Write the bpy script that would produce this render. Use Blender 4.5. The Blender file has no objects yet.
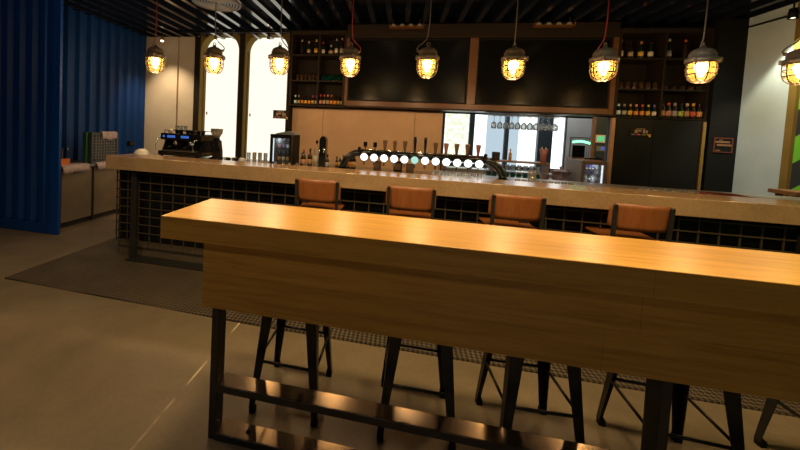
import bpy, math, random
from mathutils import Matrix, Vector
random.seed(4)
PI = math.pi
S = bpy.context.scene
COL = S.collection

# ------------------------------------------------------------------ materials
def new_mat(name):
    m = bpy.data.materials.new(name); m.use_nodes = True
    nt = m.node_tree; nt.nodes.clear()
    out = nt.nodes.new('ShaderNodeOutputMaterial')
    return m, nt, out

def N(nt, t, **kw):
    n = nt.nodes.new(t)
    for k, v in kw.items():
        if hasattr(n, k): setattr(n, k, v)
        else: n.inputs[k.replace('_', ' ')].default_value = v
    return n

def ramp(nt, fac, stops):
    r = nt.nodes.new('ShaderNodeValToRGB')
    e = r.color_ramp.elements
    while len(e) < len(stops): e.new(0.5)
    for i, (p, c) in enumerate(stops):
        e[i].position = p; e[i].color = (*c, 1)
    nt.links.new(fac, r.inputs['Fac'])
    return r.outputs['Color']

def coords(nt, scale=(1, 1, 1), kind='Object'):
    tc = nt.nodes.new('ShaderNodeTexCoord'); mp = nt.nodes.new('ShaderNodeMapping')
    mp.inputs['Scale'].default_value = scale
    nt.links.new(tc.outputs[kind], mp.inputs['Vector'])
    return mp.outputs['Vector']

def plain(name, col, rough=0.5, metal=0.0, var=0.12, scale=20, bump=0.0, spec=0.5, emit=None, es=0.0):
    """principled with a little procedural colour variation"""
    m, nt, out = new_mat(name)
    b = nt.nodes.new('ShaderNodeBsdfPrincipled')
    n = N(nt, 'ShaderNodeTexNoise', Scale=scale, Detail=4.0)
    nt.links.new(coords(nt), n.inputs['Vector'])
    lo = tuple(c * (1 - var) for c in col); hi = tuple(min(1, c * (1 + var)) for c in col)
    nt.links.new(ramp(nt, n.outputs['Fac'], [(0.3, lo), (0.7, hi)]), b.inputs['Base Color'])
    b.inputs['Roughness'].default_value = rough; b.inputs['Metallic'].default_value = metal
    b.inputs['Specular IOR Level'].default_value = spec
    if bump:
        bp = N(nt, 'ShaderNodeBump', Strength=bump, Distance=0.01)
        nt.links.new(n.outputs['Fac'], bp.inputs['Height']); nt.links.new(bp.outputs['Normal'], b.inputs['Normal'])
    if emit:
        b.inputs['Emission Color'].default_value = (*emit, 1); b.inputs['Emission Strength'].default_value = es
    nt.links.new(b.outputs['BSDF'], out.inputs['Surface'])
    return m

def emitter(name, col, s):
    m, nt, out = new_mat(name)
    e = N(nt, 'ShaderNodeEmission', Strength=s); e.inputs['Color'].default_value = (*col, 1)
    nt.links.new(e.outputs['Emission'], out.inputs['Surface'])
    return m

def glassy(name, tint=(1, 1, 1), trans=0.8, milk=(0.8, 0.8, 0.8), rough=0.05, gloss=0.6):
    """thin glass: see-through, mirror-like at grazing angles, a little scattering"""
    m, nt, out = new_mat(name)
    t = N(nt, 'ShaderNodeBsdfTransparent'); t.inputs['Color'].default_value = (*tint, 1)
    d = nt.nodes.new('ShaderNodeBsdfTranslucent'); d.inputs['Color'].default_value = (*milk, 1)
    g = N(nt, 'ShaderNodeBsdfGlossy', Roughness=rough)
    fr = N(nt, 'ShaderNodeFresnel', IOR=1.45)
    mul = N(nt, 'ShaderNodeMath', operation='MULTIPLY'); mul.inputs[1].default_value = gloss
    nt.links.new(fr.outputs['Fac'], mul.inputs[0])
    m1 = nt.nodes.new('ShaderNodeMixShader'); m1.inputs['Fac'].default_value = 1 - trans
    nt.links.new(t.outputs[0], m1.inputs[1]); nt.links.new(d.outputs[0], m1.inputs[2])
    m2 = nt.nodes.new('ShaderNodeMixShader')
    nt.links.new(mul.outputs[0], m2.inputs['Fac']); nt.links.new(m1.outputs[0], m2.inputs[1]); nt.links.new(g.outputs[0], m2.inputs[2])
    nt.links.new(m2.outputs[0], out.inputs['Surface'])
    return m

def wood(name, dark, mid, light, stretch=(0.7, 14, 14), rough=0.4, staves=None, spec=0.5):
    m, nt, out = new_mat(name)
    b = nt.nodes.new('ShaderNodeBsdfPrincipled')
    v = coords(nt, stretch)
    n1 = N(nt, 'ShaderNodeTexNoise', Scale=2.2, Detail=7.0, Roughness=0.62, Distortion=0.5)
    n2 = N(nt, 'ShaderNodeTexNoise', Scale=9.0, Detail=5.0, Roughness=0.7)
    nt.links.new(v, n1.inputs['Vector']); nt.links.new(v, n2.inputs['Vector'])
    mx = N(nt, 'ShaderNodeMath', operation='MULTIPLY_ADD'); mx.inputs[1].default_value = 0.35
    nt.links.new(n2.outputs['Fac'], mx.inputs[0])
    sc = N(nt, 'ShaderNodeMath', operation='MULTIPLY'); sc.inputs[1].default_value = 0.65
    nt.links.new(n1.outputs['Fac'], sc.inputs[0]); nt.links.new(sc.outputs[0], mx.inputs[2])
    c = ramp(nt, mx.outputs[0], [(0.3, dark), (0.5, mid), (0.72, light)])
    if staves:
        bk = N(nt, 'ShaderNodeTexBrick', Scale=1.0, Mortar_Size=0.0012, Brick_Width=staves[0], Row_Height=staves[1])
        bk.offset = 0.03; bk.inputs['Color1'].default_value = (1, 1, 1, 1); bk.inputs['Color2'].default_value = (0.8, 0.78, 0.74, 1)
        bk.inputs['Mortar'].default_value = (0.55, 0.5, 0.45, 1)
        tc = nt.nodes.new('ShaderNodeTexCoord'); sp = nt.nodes.new('ShaderNodeSeparateXYZ'); cb = nt.nodes.new('ShaderNodeCombineXYZ')
        nt.links.new(tc.outputs['Object'], sp.inputs[0]); ad = N(nt, 'ShaderNodeMath', operation='ADD')
        nt.links.new(sp.outputs['Y'], ad.inputs[0]); nt.links.new(sp.outputs['Z'], ad.inputs[1])
        sh = N(nt, 'ShaderNodeMath', operation='ADD'); sh.inputs[1].default_value = 4.06; nt.links.new(sp.outputs['X'], sh.inputs[0]); nt.links.new(sh.outputs[0], cb.inputs['X']); nt.links.new(ad.outputs[0], cb.inputs['Y'])
        nt.links.new(cb.outputs[0], bk.inputs['Vector'])
        mm = N(nt, 'ShaderNodeMix', data_type='RGBA', blend_type='MULTIPLY'); mm.inputs[0].default_value = 0.8
        nt.links.new(c, mm.inputs[6]); nt.links.new(bk.outputs['Color'], mm.inputs[7]); c = mm.outputs[2]
    nt.links.new(c, b.inputs['Base Color'])
    b.inputs['Roughness'].default_value = rough; b.inputs['Specular IOR Level'].default_value = spec
    bp = N(nt, 'ShaderNodeBump', Strength=0.08, Distance=0.004)
    nt.links.new(mx.outputs[0], bp.inputs['Height']); nt.links.new(bp.outputs['Normal'], b.inputs['Normal'])
    nt.links.new(b.outputs['BSDF'], out.inputs['Surface'])
    return m

def concrete(name, lo, hi, rough=0.55, scale=3.0, fine=60, bump=0.06, speck=0.25):
    m, nt, out = new_mat(name)
    b = nt.nodes.new('ShaderNodeBsdfPrincipled'); v = coords(nt)
    a = N(nt, 'ShaderNodeTexNoise', Scale=scale, Detail=8.0, Roughness=0.6); f = N(nt, 'ShaderNodeTexNoise', Scale=fine, Detail=3.0)
    nt.links.new(v, a.inputs['Vector']); nt.links.new(v, f.inputs['Vector'])
    s = N(nt, 'ShaderNodeMath', operation='MULTIPLY_ADD'); s.inputs[1].default_value = speck
    sc = N(nt, 'ShaderNodeMath', operation='MULTIPLY'); sc.inputs[1].default_value = 1 - speck
    nt.links.new(a.outputs['Fac'], sc.inputs[0]); nt.links.new(f.outputs['Fac'], s.inputs[0]); nt.links.new(sc.outputs[0], s.inputs[2])
    nt.links.new(ramp(nt, s.outputs[0], [(0.3, lo), (0.7, hi)]), b.inputs['Base Color'])
    b.inputs['Roughness'].default_value = rough
    bp = N(nt, 'ShaderNodeBump', Strength=bump, Distance=0.01)
    nt.links.new(f.outputs['Fac'], bp.inputs['Height']); nt.links.new(bp.outputs['Normal'], b.inputs['Normal'])
    nt.links.new(b.outputs['BSDF'], out.inputs['Surface'])
    return m

def floor_material():
    m, nt, out = new_mat('polished_concrete_floor')
    b = nt.nodes.new('ShaderNodeBsdfPrincipled'); v = coords(nt)
    a = N(nt, 'ShaderNodeTexNoise', Scale=1.6, Detail=9.0, Roughness=0.62, Distortion=0.4)
    f = N(nt, 'ShaderNodeTexNoise', Scale=38.0, Detail=4.0); w = N(nt, 'ShaderNodeTexNoise', Scale=5.0, Detail=6.0)
    for n in (a, f, w): nt.links.new(v, n.inputs['Vector'])
    s = N(nt, 'ShaderNodeMath', operation='MULTIPLY_ADD'); s.inputs[1].default_value = 0.22
    sc = N(nt, 'ShaderNodeMath', operation='MULTIPLY'); sc.inputs[1].default_value = 0.78
    nt.links.new(a.outputs['Fac'], sc.inputs[0]); nt.links.new(f.outputs['Fac'], s.inputs[0]); nt.links.new(sc.outputs[0], s.inputs[2])
    base = ramp(nt, s.outputs[0], [(0.3, (0.108, 0.078, 0.049)), (0.7, (0.20, 0.145, 0.092))])
    # pale saw-cut joint running away from the camera, broken up by noise
    sp = nt.nodes.new('ShaderNodeSeparateXYZ'); nt.links.new(v, sp.inputs[0])
    d = N(nt, 'ShaderNodeMath', operation='ADD'); d.inputs[1].default_value = 1.163; nt.links.new(sp.outputs['X'], d.inputs[0])
    md = N(nt, 'ShaderNodeMath', operation='PINGPONG'); md.inputs[1].default_value = 2.0; nt.links.new(d.outputs[0], md.inputs[0])
    lt = N(nt, 'ShaderNodeMath', operation='LESS_THAN'); lt.inputs[1].default_value = 0.007; nt.links.new(md.outputs[0], lt.inputs[0])
    gt = N(nt, 'ShaderNodeMath', operation='MULTIPLY'); nt.links.new(lt.outputs[0], gt.inputs[0])
    cl = N(nt, 'ShaderNodeMapRange'); cl.inputs['From Min'].default_value = 0.38; cl.inputs['From Max'].default_value = 0.6
    nt.links.new(w.outputs['Fac'], cl.inputs['Value']); nt.links.new(cl.outputs[0], gt.inputs[1])
    mx = N(nt, 'ShaderNodeMix', data_type='RGBA'); nt.links.new(gt.outputs[0], mx.inputs[0]); nt.links.new(base, mx.inputs[6])
    mx.inputs[7].default_value = (0.55, 0.44, 0.30, 1)
    nt.links.new(mx.outputs[2], b.inputs['Base Color'])
    rr = N(nt, 'ShaderNodeMapRange'); rr.inputs['To Min'].default_value = 0.32; rr.inputs['To Max'].default_value = 0.5
    nt.links.new(w.outputs['Fac'], rr.inputs['Value']); nt.links.new(rr.outputs[0], b.inputs['Roughness'])
    bp = N(nt, 'ShaderNodeBump', Strength=0.05, Distance=0.01)
    nt.links.new(f.outputs['Fac'], bp.inputs['Height']); nt.links.new(bp.outputs['Normal'], b.inputs['Normal'])
    nt.links.new(b.outputs['BSDF'], out.inputs['Surface'])
    return m

def mat_rubber():
    m, nt, out = new_mat('chequered_rubber_mat')
    b = nt.nodes.new('ShaderNodeBsdfPrincipled')
    v = coords(nt)
    rot = nt.nodes.new('ShaderNodeMapping'); rot.inputs['Rotation'].default_value = (0, 0, PI / 4)
    nt.links.new(v, rot.inputs['Vector'])
    ck = N(nt, 'ShaderNodeTexChecker', Scale=42.0)
    ck.inputs['Color1'].default_value = (0.020, 0.015, 0.010, 1); ck.inputs['Color2'].default_value = (0.125, 0.088, 0.058, 1)
    nt.links.new(rot.outputs['Vector'], ck.inputs['Vector'])
    n = N(nt, 'ShaderNodeTexNoise', Scale=4.0, Detail=6.0); nt.links.new(v, n.inputs['Vector'])
    mm = N(nt, 'ShaderNodeMix', data_type='RGBA', blend_type='MULTIPLY'); mm.inputs[0].default_value = 1
    nt.links.new(ck.outputs['Color'], mm.inputs[6])
    nt.links.new(ramp(nt, n.outputs['Fac'], [(0.35, (0.75, 0.73, 0.7)), (0.65, (1, 1, 1))]), mm.inputs[7])
    nt.links.new(mm.outputs[2], b.inputs['Base Color']); b.inputs['Roughness'].default_value = 0.5
    bp = N(nt, 'ShaderNodeBump', Strength=0.6, Distance=0.004)
    nt.links.new(ck.outputs['Fac'], bp.inputs['Height']); nt.links.new(bp.outputs['Normal'], b.inputs['Normal'])
    nt.links.new(b.outputs['BSDF'], out.inputs['Surface'])
    return m

def stripes_material():
    m, nt, out = new_mat('green_black_stripe_paint')
    b = nt.nodes.new('ShaderNodeBsdfPrincipled'); v = coords(nt)
    sp = nt.nodes.new('ShaderNodeSeparateXYZ'); nt.links.new(v, sp.inputs[0])
    a = N(nt, 'ShaderNodeMath', operation='MULTIPLY_ADD'); a.inputs[1].default_value = 0.75
    nt.links.new(sp.outputs['Y'], a.inputs[0]); nt.links.new(sp.outputs['Z'], a.inputs[2])
    o = N(nt, 'ShaderNodeMath', operation='ADD'); o.inputs[1].default_value = 10.27; nt.links.new(a.outputs[0], o.inputs[0])
    p = N(nt, 'ShaderNodeMath', operation='MODULO'); p.inputs[1].default_value = 0.6; nt.links.new(o.outputs[0], p.inputs[0])
    g = N(nt, 'ShaderNodeMath', operation='GREATER_THAN'); g.inputs[1].default_value = 0.3; nt.links.new(p.outputs[0], g.inputs[0])
    mx = N(nt, 'ShaderNodeMix', data_type='RGBA'); nt.links.new(g.outputs[0], mx.inputs[0])
    mx.inputs[6].default_value = (0.02, 0.025, 0.03, 1); mx.inputs[7].default_value = (0.12, 0.42, 0.03, 1)
    nt.links.new(mx.outputs[2], b.inputs['Base Color']); b.inputs['Roughness'].default_value = 0.5
    nt.links.new(b.outputs['BSDF'], out.inputs['Surface'])
    return m

M = {}
M['oak'] = wood('pale_oak', (0.30, 0.138, 0.020), (0.50, 0.250, 0.042), (0.63, 0.335, 0.064), rough=0.33, staves=(4.0, 0.218))
M['ply'] = wood('red_brown_plywood', (0.17, 0.048, 0.013), (0.24, 0.075, 0.021), (0.31, 0.105, 0.030), stretch=(10, 10, 1.3), rough=0.4)
M['plyseat'] = wood('red_brown_seat_plywood', (0.17, 0.048, 0.013), (0.24, 0.075, 0.021), (0.31, 0.105, 0.030), stretch=(12, 1.3, 10), rough=0.4)
M['oldwood'] = wood('brown_wood', (0.10, 0.045, 0.018), (0.17, 0.08, 0.03), (0.24, 0.12, 0.05), stretch=(2, 14, 14), rough=0.5)
M['darkwood'] = wood('dark_joinery', (0.010, 0.006, 0.004), (0.016, 0.010, 0.006), (0.024, 0.015, 0.009), stretch=(1, 12, 12), rough=0.55, spec=0.15)
M['surround'] = wood('brown_screen_joinery', (0.075, 0.028, 0.008), (0.105, 0.042, 0.013), (0.14, 0.058, 0.018), stretch=(1, 12, 12), rough=0.35, spec=0.35)
M['slab'] = concrete('cast_concrete_slab', (0.235, 0.143, 0.074), (0.385, 0.242, 0.130), rough=0.20, scale=4, fine=70, speck=0.4)
M['beige'] = concrete('beige_plaster', (0.46, 0.29, 0.168), (0.56, 0.365, 0.218), rough=0.7, scale=2.5)
M['cream'] = concrete('cream_plaster', (0.50, 0.42, 0.31), (0.60, 0.51, 0.38), rough=0.7, scale=2.5)
M['whitewall'] = concrete('white_plaster', (0.36, 0.45, 0.47), (0.47, 0.57, 0.60), rough=0.65, scale=2.2)
M['greywall'] = concrete('grey_plaster', (0.34, 0.33, 0.31), (0.44, 0.43, 0.40), rough=0.7)
M['floor'] = floor_material()
M['rubber'] = mat_rubber()
M['stripes'] = stripes_material()
M['blue'] = plain('blue_painted_steel', (0.002, 0.034, 0.165), rough=0.42, spec=0.25, var=0.08, scale=6)
M['bluepost'] = plain('bright_blue_steel', (0.002, 0.042, 0.22), rough=0.45, spec=0.3, var=0.06, scale=6)
M['ceil'] = plain('navy_ribbed_ceiling', (0.008, 0.011, 0.020), rough=0.12, var=0.1, scale=5, spec=1.0)
M['steel'] = plain('raw_dark_steel', (0.20, 0.155, 0.11), rough=0.19, metal=0.9, var=0.3, scale=9)
M['blacksteel'] = plain('black_steel', (0.022, 0.020, 0.019), rough=0.45, metal=0.3, var=0.25, scale=12)
M['gunmetal'] = plain('gunmetal_paint', (0.030, 0.028, 0.027), rough=0.38, metal=0.6, var=0.25, scale=12)
M['chrome'] = plain('chrome', (0.65, 0.63, 0.6), rough=0.16, metal=1.0, var=0.05)
M['stainless'] = plain('stainless', (0.36, 0.33, 0.29), rough=0.35, metal=0.9, var=0.1, scale=6)
M['stainfront'] = plain('brushed_cabinet_steel', (0.27, 0.22, 0.16), rough=0.36, metal=0.55, var=0.12, scale=4)
M['castmetal'] = plain('cast_grey_metal', (0.19, 0.145, 0.10), rough=0.5, metal=0.5, var=0.3, scale=25, bump=0.2)
M['cage'] = plain('cage_wire', (0.13, 0.095, 0.06), rough=0.4, metal=0.6, var=0.2)
M['brass'] = plain('brass', (0.55, 0.33, 0.10), rough=0.3, metal=0.9, var=0.1)
M['copper'] = plain('copper_trim', (0.40, 0.22, 0.12), rough=0.45, metal=0.3, var=0.1)
M['black'] = plain('matt_black', (0.005, 0.005, 0.005), rough=0.6, var=0.2, spec=0.15)
M['blackgloss'] = plain('gloss_black', (0.010, 0.010, 0.011), rough=0.18, var=0.2)
M['screen'] = plain('screen_glass', (0.003, 0.003, 0.003), rough=0.22, var=0.1, spec=0.10)
M['coolpanel'] = plain('black_cooler_panel', (0.007, 0.0065, 0.007), rough=0.45, var=0.15, scale=3, spec=0.2)
M['teal'] = plain('dark_teal_paint', (0.020, 0.038, 0.048), rough=0.5, var=0.1)
M['navydark'] = plain('near_black_pillar', (0.014, 0.012, 0.011), rough=0.7, var=0.1, spec=0.15)
M['olive'] = plain('olive_gold_frame', (0.17, 0.115, 0.030), rough=0.8, var=0.08, scale=4, spec=0.05)
M['darkframe'] = plain('dark_window_frame', (0.018, 0.026, 0.032), rough=0.5, var=0.1)
M['redcord'] = plain('red_cord', (0.26, 0.020, 0.012), rough=0.6)
M['greycord'] = plain('grey_cord', (0.12, 0.10, 0.085), rough=0.6)
M['white'] = plain('white_ceramic', (0.72, 0.68, 0.62), rough=0.35, var=0.05)
M['cloth'] = plain('mauve_cloth', (0.42, 0.34, 0.36), rough=0.9, var=0.2, scale=30, bump=0.5)
M['orange'] = plain('orange_plastic', (0.62, 0.16, 0.025), rough=0.45)
M['crate'] = plain('slate_plastic', (0.055, 0.065, 0.075), rough=0.5)
M['green'] = plain('green_plastic', (0.02, 0.11, 0.045), rough=0.5)
M['grey'] = plain('grey_plastic', (0.16, 0.165, 0.17), rough=0.5)
M['redtray'] = plain('dark_red_tray', (0.10, 0.02, 0.015), rough=0.4)
M['kick'] = plain('brown_kick_board', (0.085, 0.058, 0.036), rough=0.6)
M['wire'] = plain('brown_grid_wire', (0.055, 0.038, 0.022), rough=0.5, metal=0.2)
M['fridgeframe'] = plain('brown_fridge_frame', (0.07, 0.045, 0.030), rough=0.45)
M['pink'] = plain('pink_plastic', (0.32, 0.12, 0.10), rough=0.4)
M['pane'] = emitter('daylit_frosted_pane', (1.0, 0.94, 0.77), 1.17)
M['paneout'] = emitter('daylit_pane', (0.93, 1.0, 0.97), 1.7)
def foliage_pane():
    m, nt, out = new_mat('daylit_foliage_view')
    n = N(nt, 'ShaderNodeTexNoise', Scale=14.0, Detail=6.0, Roughness=0.7); nt.links.new(coords(nt), n.inputs['Vector'])
    e = N(nt, 'ShaderNodeEmission', Strength=1.35)
    nt.links.new(ramp(nt, n.outputs['Fac'], [(0.42, (0.58, 0.70, 0.42)), (0.58, (1.0, 1.0, 0.95))]), e.inputs['Color']); nt.links.new(e.outputs[0], out.inputs['Surface'])
    return m
M['paneleaf'] = foliage_pane()
M['paneblue'] = emitter('daylit_blind', (0.60, 0.76, 0.86), 0.85)
M['bulb'] = emitter('glowing_filament', (1.0, 0.62, 0.22), 28.0)
M['spotbulb'] = emitter('spot_bulb', (1.0, 0.80, 0.5), 9.0)
M['dimbulb'] = emitter('dim_spot_bulb', (1.0, 0.55, 0.22), 0.10)
M['tapglow'] = emitter('lit_tap_disc', (0.93, 0.97, 1.0), 2.2)
M['tapglowgreen'] = emitter('lit_green_tap_disc', (0.45, 0.80, 0.68), 1.0)
M['neon'] = emitter('green_neon', (0.18, 1.0, 0.38), 3.2)
M['bluedisplay'] = emitter('blue_display', (0.10, 0.25, 0.9), 0.5)
M['coollight'] = emitter('fridge_lamp', (0.85, 0.93, 1.0), 1.3)
M['greenscreen'] = emitter('green_control_screen', (0.15, 0.75, 0.30), 0.8)
M['globe'] = glassy('amber_globe_glass', (1.0, 0.90, 0.72), trans=0.76, milk=(1.0, 0.66, 0.26), gloss=0.5)
M['glass'] = glassy('clear_glass', (0.98, 0.99, 0.99), trans=0.89, milk=(0.98, 0.98, 0.96), gloss=0.7)
M['tealglass'] = glassy('teal_glass', (0.15, 0.5, 0.45), trans=0.5, milk=(0.12, 0.62, 0.55), gloss=0.9)
M['amberglass'] = glassy('smoky_glass', (0.7, 0.6, 0.5), trans=0.5, milk=(0.95, 0.66, 0.45), gloss=1.0)
M['hopper'] = glassy('pale_hopper_plastic', (0.95, 0.93, 0.88), trans=0.3, milk=(0.9, 0.86, 0.78), gloss=0.6)
M['ice'] = glassy('ice', (0.9, 0.88, 0.9), trans=0.15, milk=(1.0, 0.95, 0.97), gloss=1.0)
M['tubglass'] = glassy('smoky_tub', (0.75, 0.62, 0.6), trans=0.5, milk=(0.9, 0.7, 0.66), gloss=1.0)
def colmat(name, col, rough=0.35):
    if name not in M: M[name] = plain(name, col, rough=rough, var=0.12, scale=40)
    return M[name]

# ------------------------------------------------------------------ mesh builder
class MB:
    def __init__(s): s.v = []; s.f = []; s.sm = []
    def add(s, vs, fs, smooth=False):
        o = len(s.v); s.v += [tuple(p) for p in vs]; s.f += [tuple(i + o for i in f) for f in fs]; s.sm += [smooth] * len(fs)
        return s
    def box(s, x0, x1, y0, y1, z0, z1):
        return s.add([(x0,y0,z0),(x1,y0,z0),(x1,y1,z0),(x0,y1,z0),(x0,y0,z1),(x1,y0,z1),(x1,y1,z1),(x0,y1,z1)],
                     [(0,3,2,1),(4,5,6,7),(0,1,5,4),(1,2,6,5),(2,3,7,6),(3,0,4,7)])
    def hexa(s, bot, top):
        return s.add(list(bot) + list(top), [(3,2,1,0),(4,5,6,7),(0,1,5,4),(1,2,6,5),(2,3,7,6),(3,0,4,7)])
    def tube(s, pts, r, n=8, caps=True, radii=None):
        pts = [Vector(p) for p in pts]; vs = []; fs = []
        prev = None
        for i, p in enumerate(pts):
            d = (pts[min(i+1, len(pts)-1)] - pts[max(i-1, 0)]).normalized()
            if prev is None:
                a = Vector((0,0,1)) if abs(d.z) < 0.9 else Vector((1,0,0)); u = d.cross(a).normalized()
            else:
                u = (prev - d * prev.dot(d)).normalized()
            prev = u; w = d.cross(u)
            rr = radii[i] if radii else r
            for k in range(n):
                t = 2*PI*k/n; vs.append(p + u*math.cos(t)*rr + w*math.sin(t)*rr)
        for i in range(len(pts)-1):
            for k in range(n):
                a = i*n+k; b = i*n+(k+1)%n; fs.append((a, b, b+n, a+n))
        if caps:
            fs.append(tuple(reversed(range(n)))); fs.append(tuple(range((len(pts)-1)*n, len(pts)*n)))
        return s.add(vs, fs, True)
    def ring(s, c, R, r, n=24, m=6, axis='z'):
        vs = []; fs = []
        for i in range(n):
            t = 2*PI*i/n
            for k in range(m):
                q = 2*PI*k/m; rr = R + r*math.cos(q); h = r*math.sin(q)
                p = (rr*math.cos(t), rr*math.sin(t), h) if axis == 'z' else ((rr*math.cos(t), h, rr*math.sin(t)) if axis == 'y' else (h, rr*math.cos(t), rr*math.sin(t)))
                vs.append((c[0]+p[0], c[1]+p[1], c[2]+p[2]))
        for i in range(n):
            for k in range(m):
                fs.append((i*m+k, ((i+1)%n)*m+k, ((i+1)%n)*m+(k+1)%m, i*m+(k+1)%m))
        return s.add(vs, fs, True)
    def lathe(s, prof, c=(0,0,0), n=20, axis='z', smooth=True):
        vs = []; fs = []; m = len(prof)
        for i in range(n):
            t = 2*PI*i/n
            for r, h in prof:
                p = (r*math.cos(t), r*math.sin(t), h) if axis == 'z' else (r*math.cos(t), h, r*math.sin(t))
                vs.append((c[0]+p[0], c[1]+p[1], c[2]+p[2]))
        for i in range(n):
            for k in range(m-1):
                a = i*m+k; b = ((i+1)%n)*m+k; fs.append((a, b, b+1, a+1))
        return s.add(vs, fs, smooth)
    def prism(s, poly, y0, y1, axis='y'):
        """extrude a polygon; axis y: poly is (x,z); axis x: poly is (y,z); axis z: poly is (x,y)"""
        n = len(poly)
        def P(a, b, t): return (a, t, b) if axis == 'y' else ((t, a, b) if axis == 'x' else (a, b, t))
        vs = [P(a, b, y0) for a, b in poly] + [P(a, b, y1) for a, b in poly]
        fs = [tuple(range(n)), tuple(reversed(range(n, 2*n)))] + [(i, i+n, (i+1)%n+n, (i+1)%n) for i in range(n)]
        return s.add(vs, fs)
    def mesh(s, name):
        me = bpy.data.meshes.new(name); me.from_pydata(s.v, [], s.f); me.update()
        import bmesh
        bm = bmesh.new(); bm.from_mesh(me); bmesh.ops.recalc_face_normals(bm, faces=bm.faces); bm.to_mesh(me); bm.free()
        me.polygons.foreach_set('use_smooth', s.sm); me.update()
        return me

def link(name, me, mat, parent=None, bevel=0):
    o = bpy.data.objects.new(name, me); COL.objects.link(o)
    if mat is not None and len(me.materials) == 0: me.materials.append(mat)
    if parent is not None: o.parent = parent
    if bevel:
        b = o.modifiers.new('bevel', 'BEVEL'); b.width = bevel; b.segments = 2; b.limit_method = 'ANGLE'; b.angle_limit = 0.7
    return o
def part(name, mb, mat, parent, bevel=0): return link(name, mb.mesh(name), M[mat] if isinstance(mat, str) else mat, parent, bevel)
def struct(name, mb, mat, bevel=0):
    o = part(name, mb, mat, None, bevel); o['kind'] = 'structure'; return o
def thing(name, label, cat, loc=(0,0,0), rz=0, group=None):
    o = bpy.data.objects.new(name, None); COL.objects.link(o); o.empty_display_size = 0.1
    o.location = loc; o.rotation_euler = (0, 0, rz); o['label'] = label; o['category'] = cat
    if group: o['group'] = group
    return o
def solo(name, mb, mat, label, cat, loc=(0,0,0), rz=0, group=None, bevel=0):
    o = part(name, mb, mat, None, bevel); o.location = loc; o.rotation_euler = (0,0,rz); o['label'] = label; o['category'] = cat
    if group: o['group'] = group
    return o
def children_of(o): return [c for c in bpy.data.objects if c.parent == o]
def copy_tree(root, loc, label, rz=None, group=None):
    r = root.copy(); COL.objects.link(r); r.location = loc; r['label'] = label
    if rz is not None: r.rotation_euler = (0, 0, rz)
    if group: r['group'] = group
    for ch in children_of(root):
        c = ch.copy(); COL.objects.link(c); c.parent = r
        for g in children_of(ch):
            d = g.copy(); COL.objects.link(d); d.parent = c
    return r
ORD = ['first', 'second', 'third', 'fourth', 'fifth', 'sixth', 'seventh', 'eighth', 'ninth', 'tenth', 'eleventh', 'twelfth', 'thirteenth', 'fourteenth']

# ------------------------------------------------------------------ the room
CZ = 3.25
struct('floor', MB().box(-7.2, 6.5, -3.2, 9.0, -0.08, 0.0), 'floor')
def corrugated(a0, a1, pitch, depth, place, flat=0.34):
    """trapezoid corrugation along one axis; place(a, d, side) -> the two edge points"""
    pts = []; a = a0
    while a < a1:
        for t, d in ((0, 0), (flat, 0), (0.5, depth), (0.5+flat, depth)):
            if a + t*pitch <= a1: pts.append((a + t*pitch, d))
        a += pitch
    pts.append((a1, pts[-1][1]))
    vs = []; fs = []
    for p, d in pts: vs += list(place(p, d))
    for i in range(len(pts)-1): fs.append((2*i, 2*i+1, 2*i+3, 2*i+2))
    return MB().add(vs, fs)
cv = []; cf = []; x = -5.4
while x < 5.2:
    for t_, d in ((0, 0), (.27, 0), (.33, .15), (.94, .15)): cv += [(x + t_*.255, -3.0, CZ + d), (x + t_*.255, 6.6, CZ + d)]
    x += .255
for i in range(len(cv)//2 - 1): cf.append((2*i, 2*i+1, 2*i+3, 2*i+2))
cm = MB().add(cv, cf)
cm.box(-7.2, 6.5, -3.2, 9.0, CZ + 0.16, CZ + 0.22)
struct('ceiling', cm, 'ceil')
# left wall: blue corrugated sheet behind the wash-up cabinets, and the rest of the hall
wl = corrugated(3.9, 6.25, 0.20, 0.045, lambda a, d: ((-5.15 - d, a, 0), (-5.15 - d, a, CZ)))
wl.box(-5.30, -5.22, 3.80, 6.3, 0, CZ)
struct('wall_left', wl, 'blue')
struct('wall_left.001', MB().box(-7.2, -7.1, -3.2, 3.9, 0, CZ), 'navydark')
struct('wall_front', MB().box(-7.2, 6.5, -3.3, -3.2, 0, CZ), 'navydark')
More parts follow.
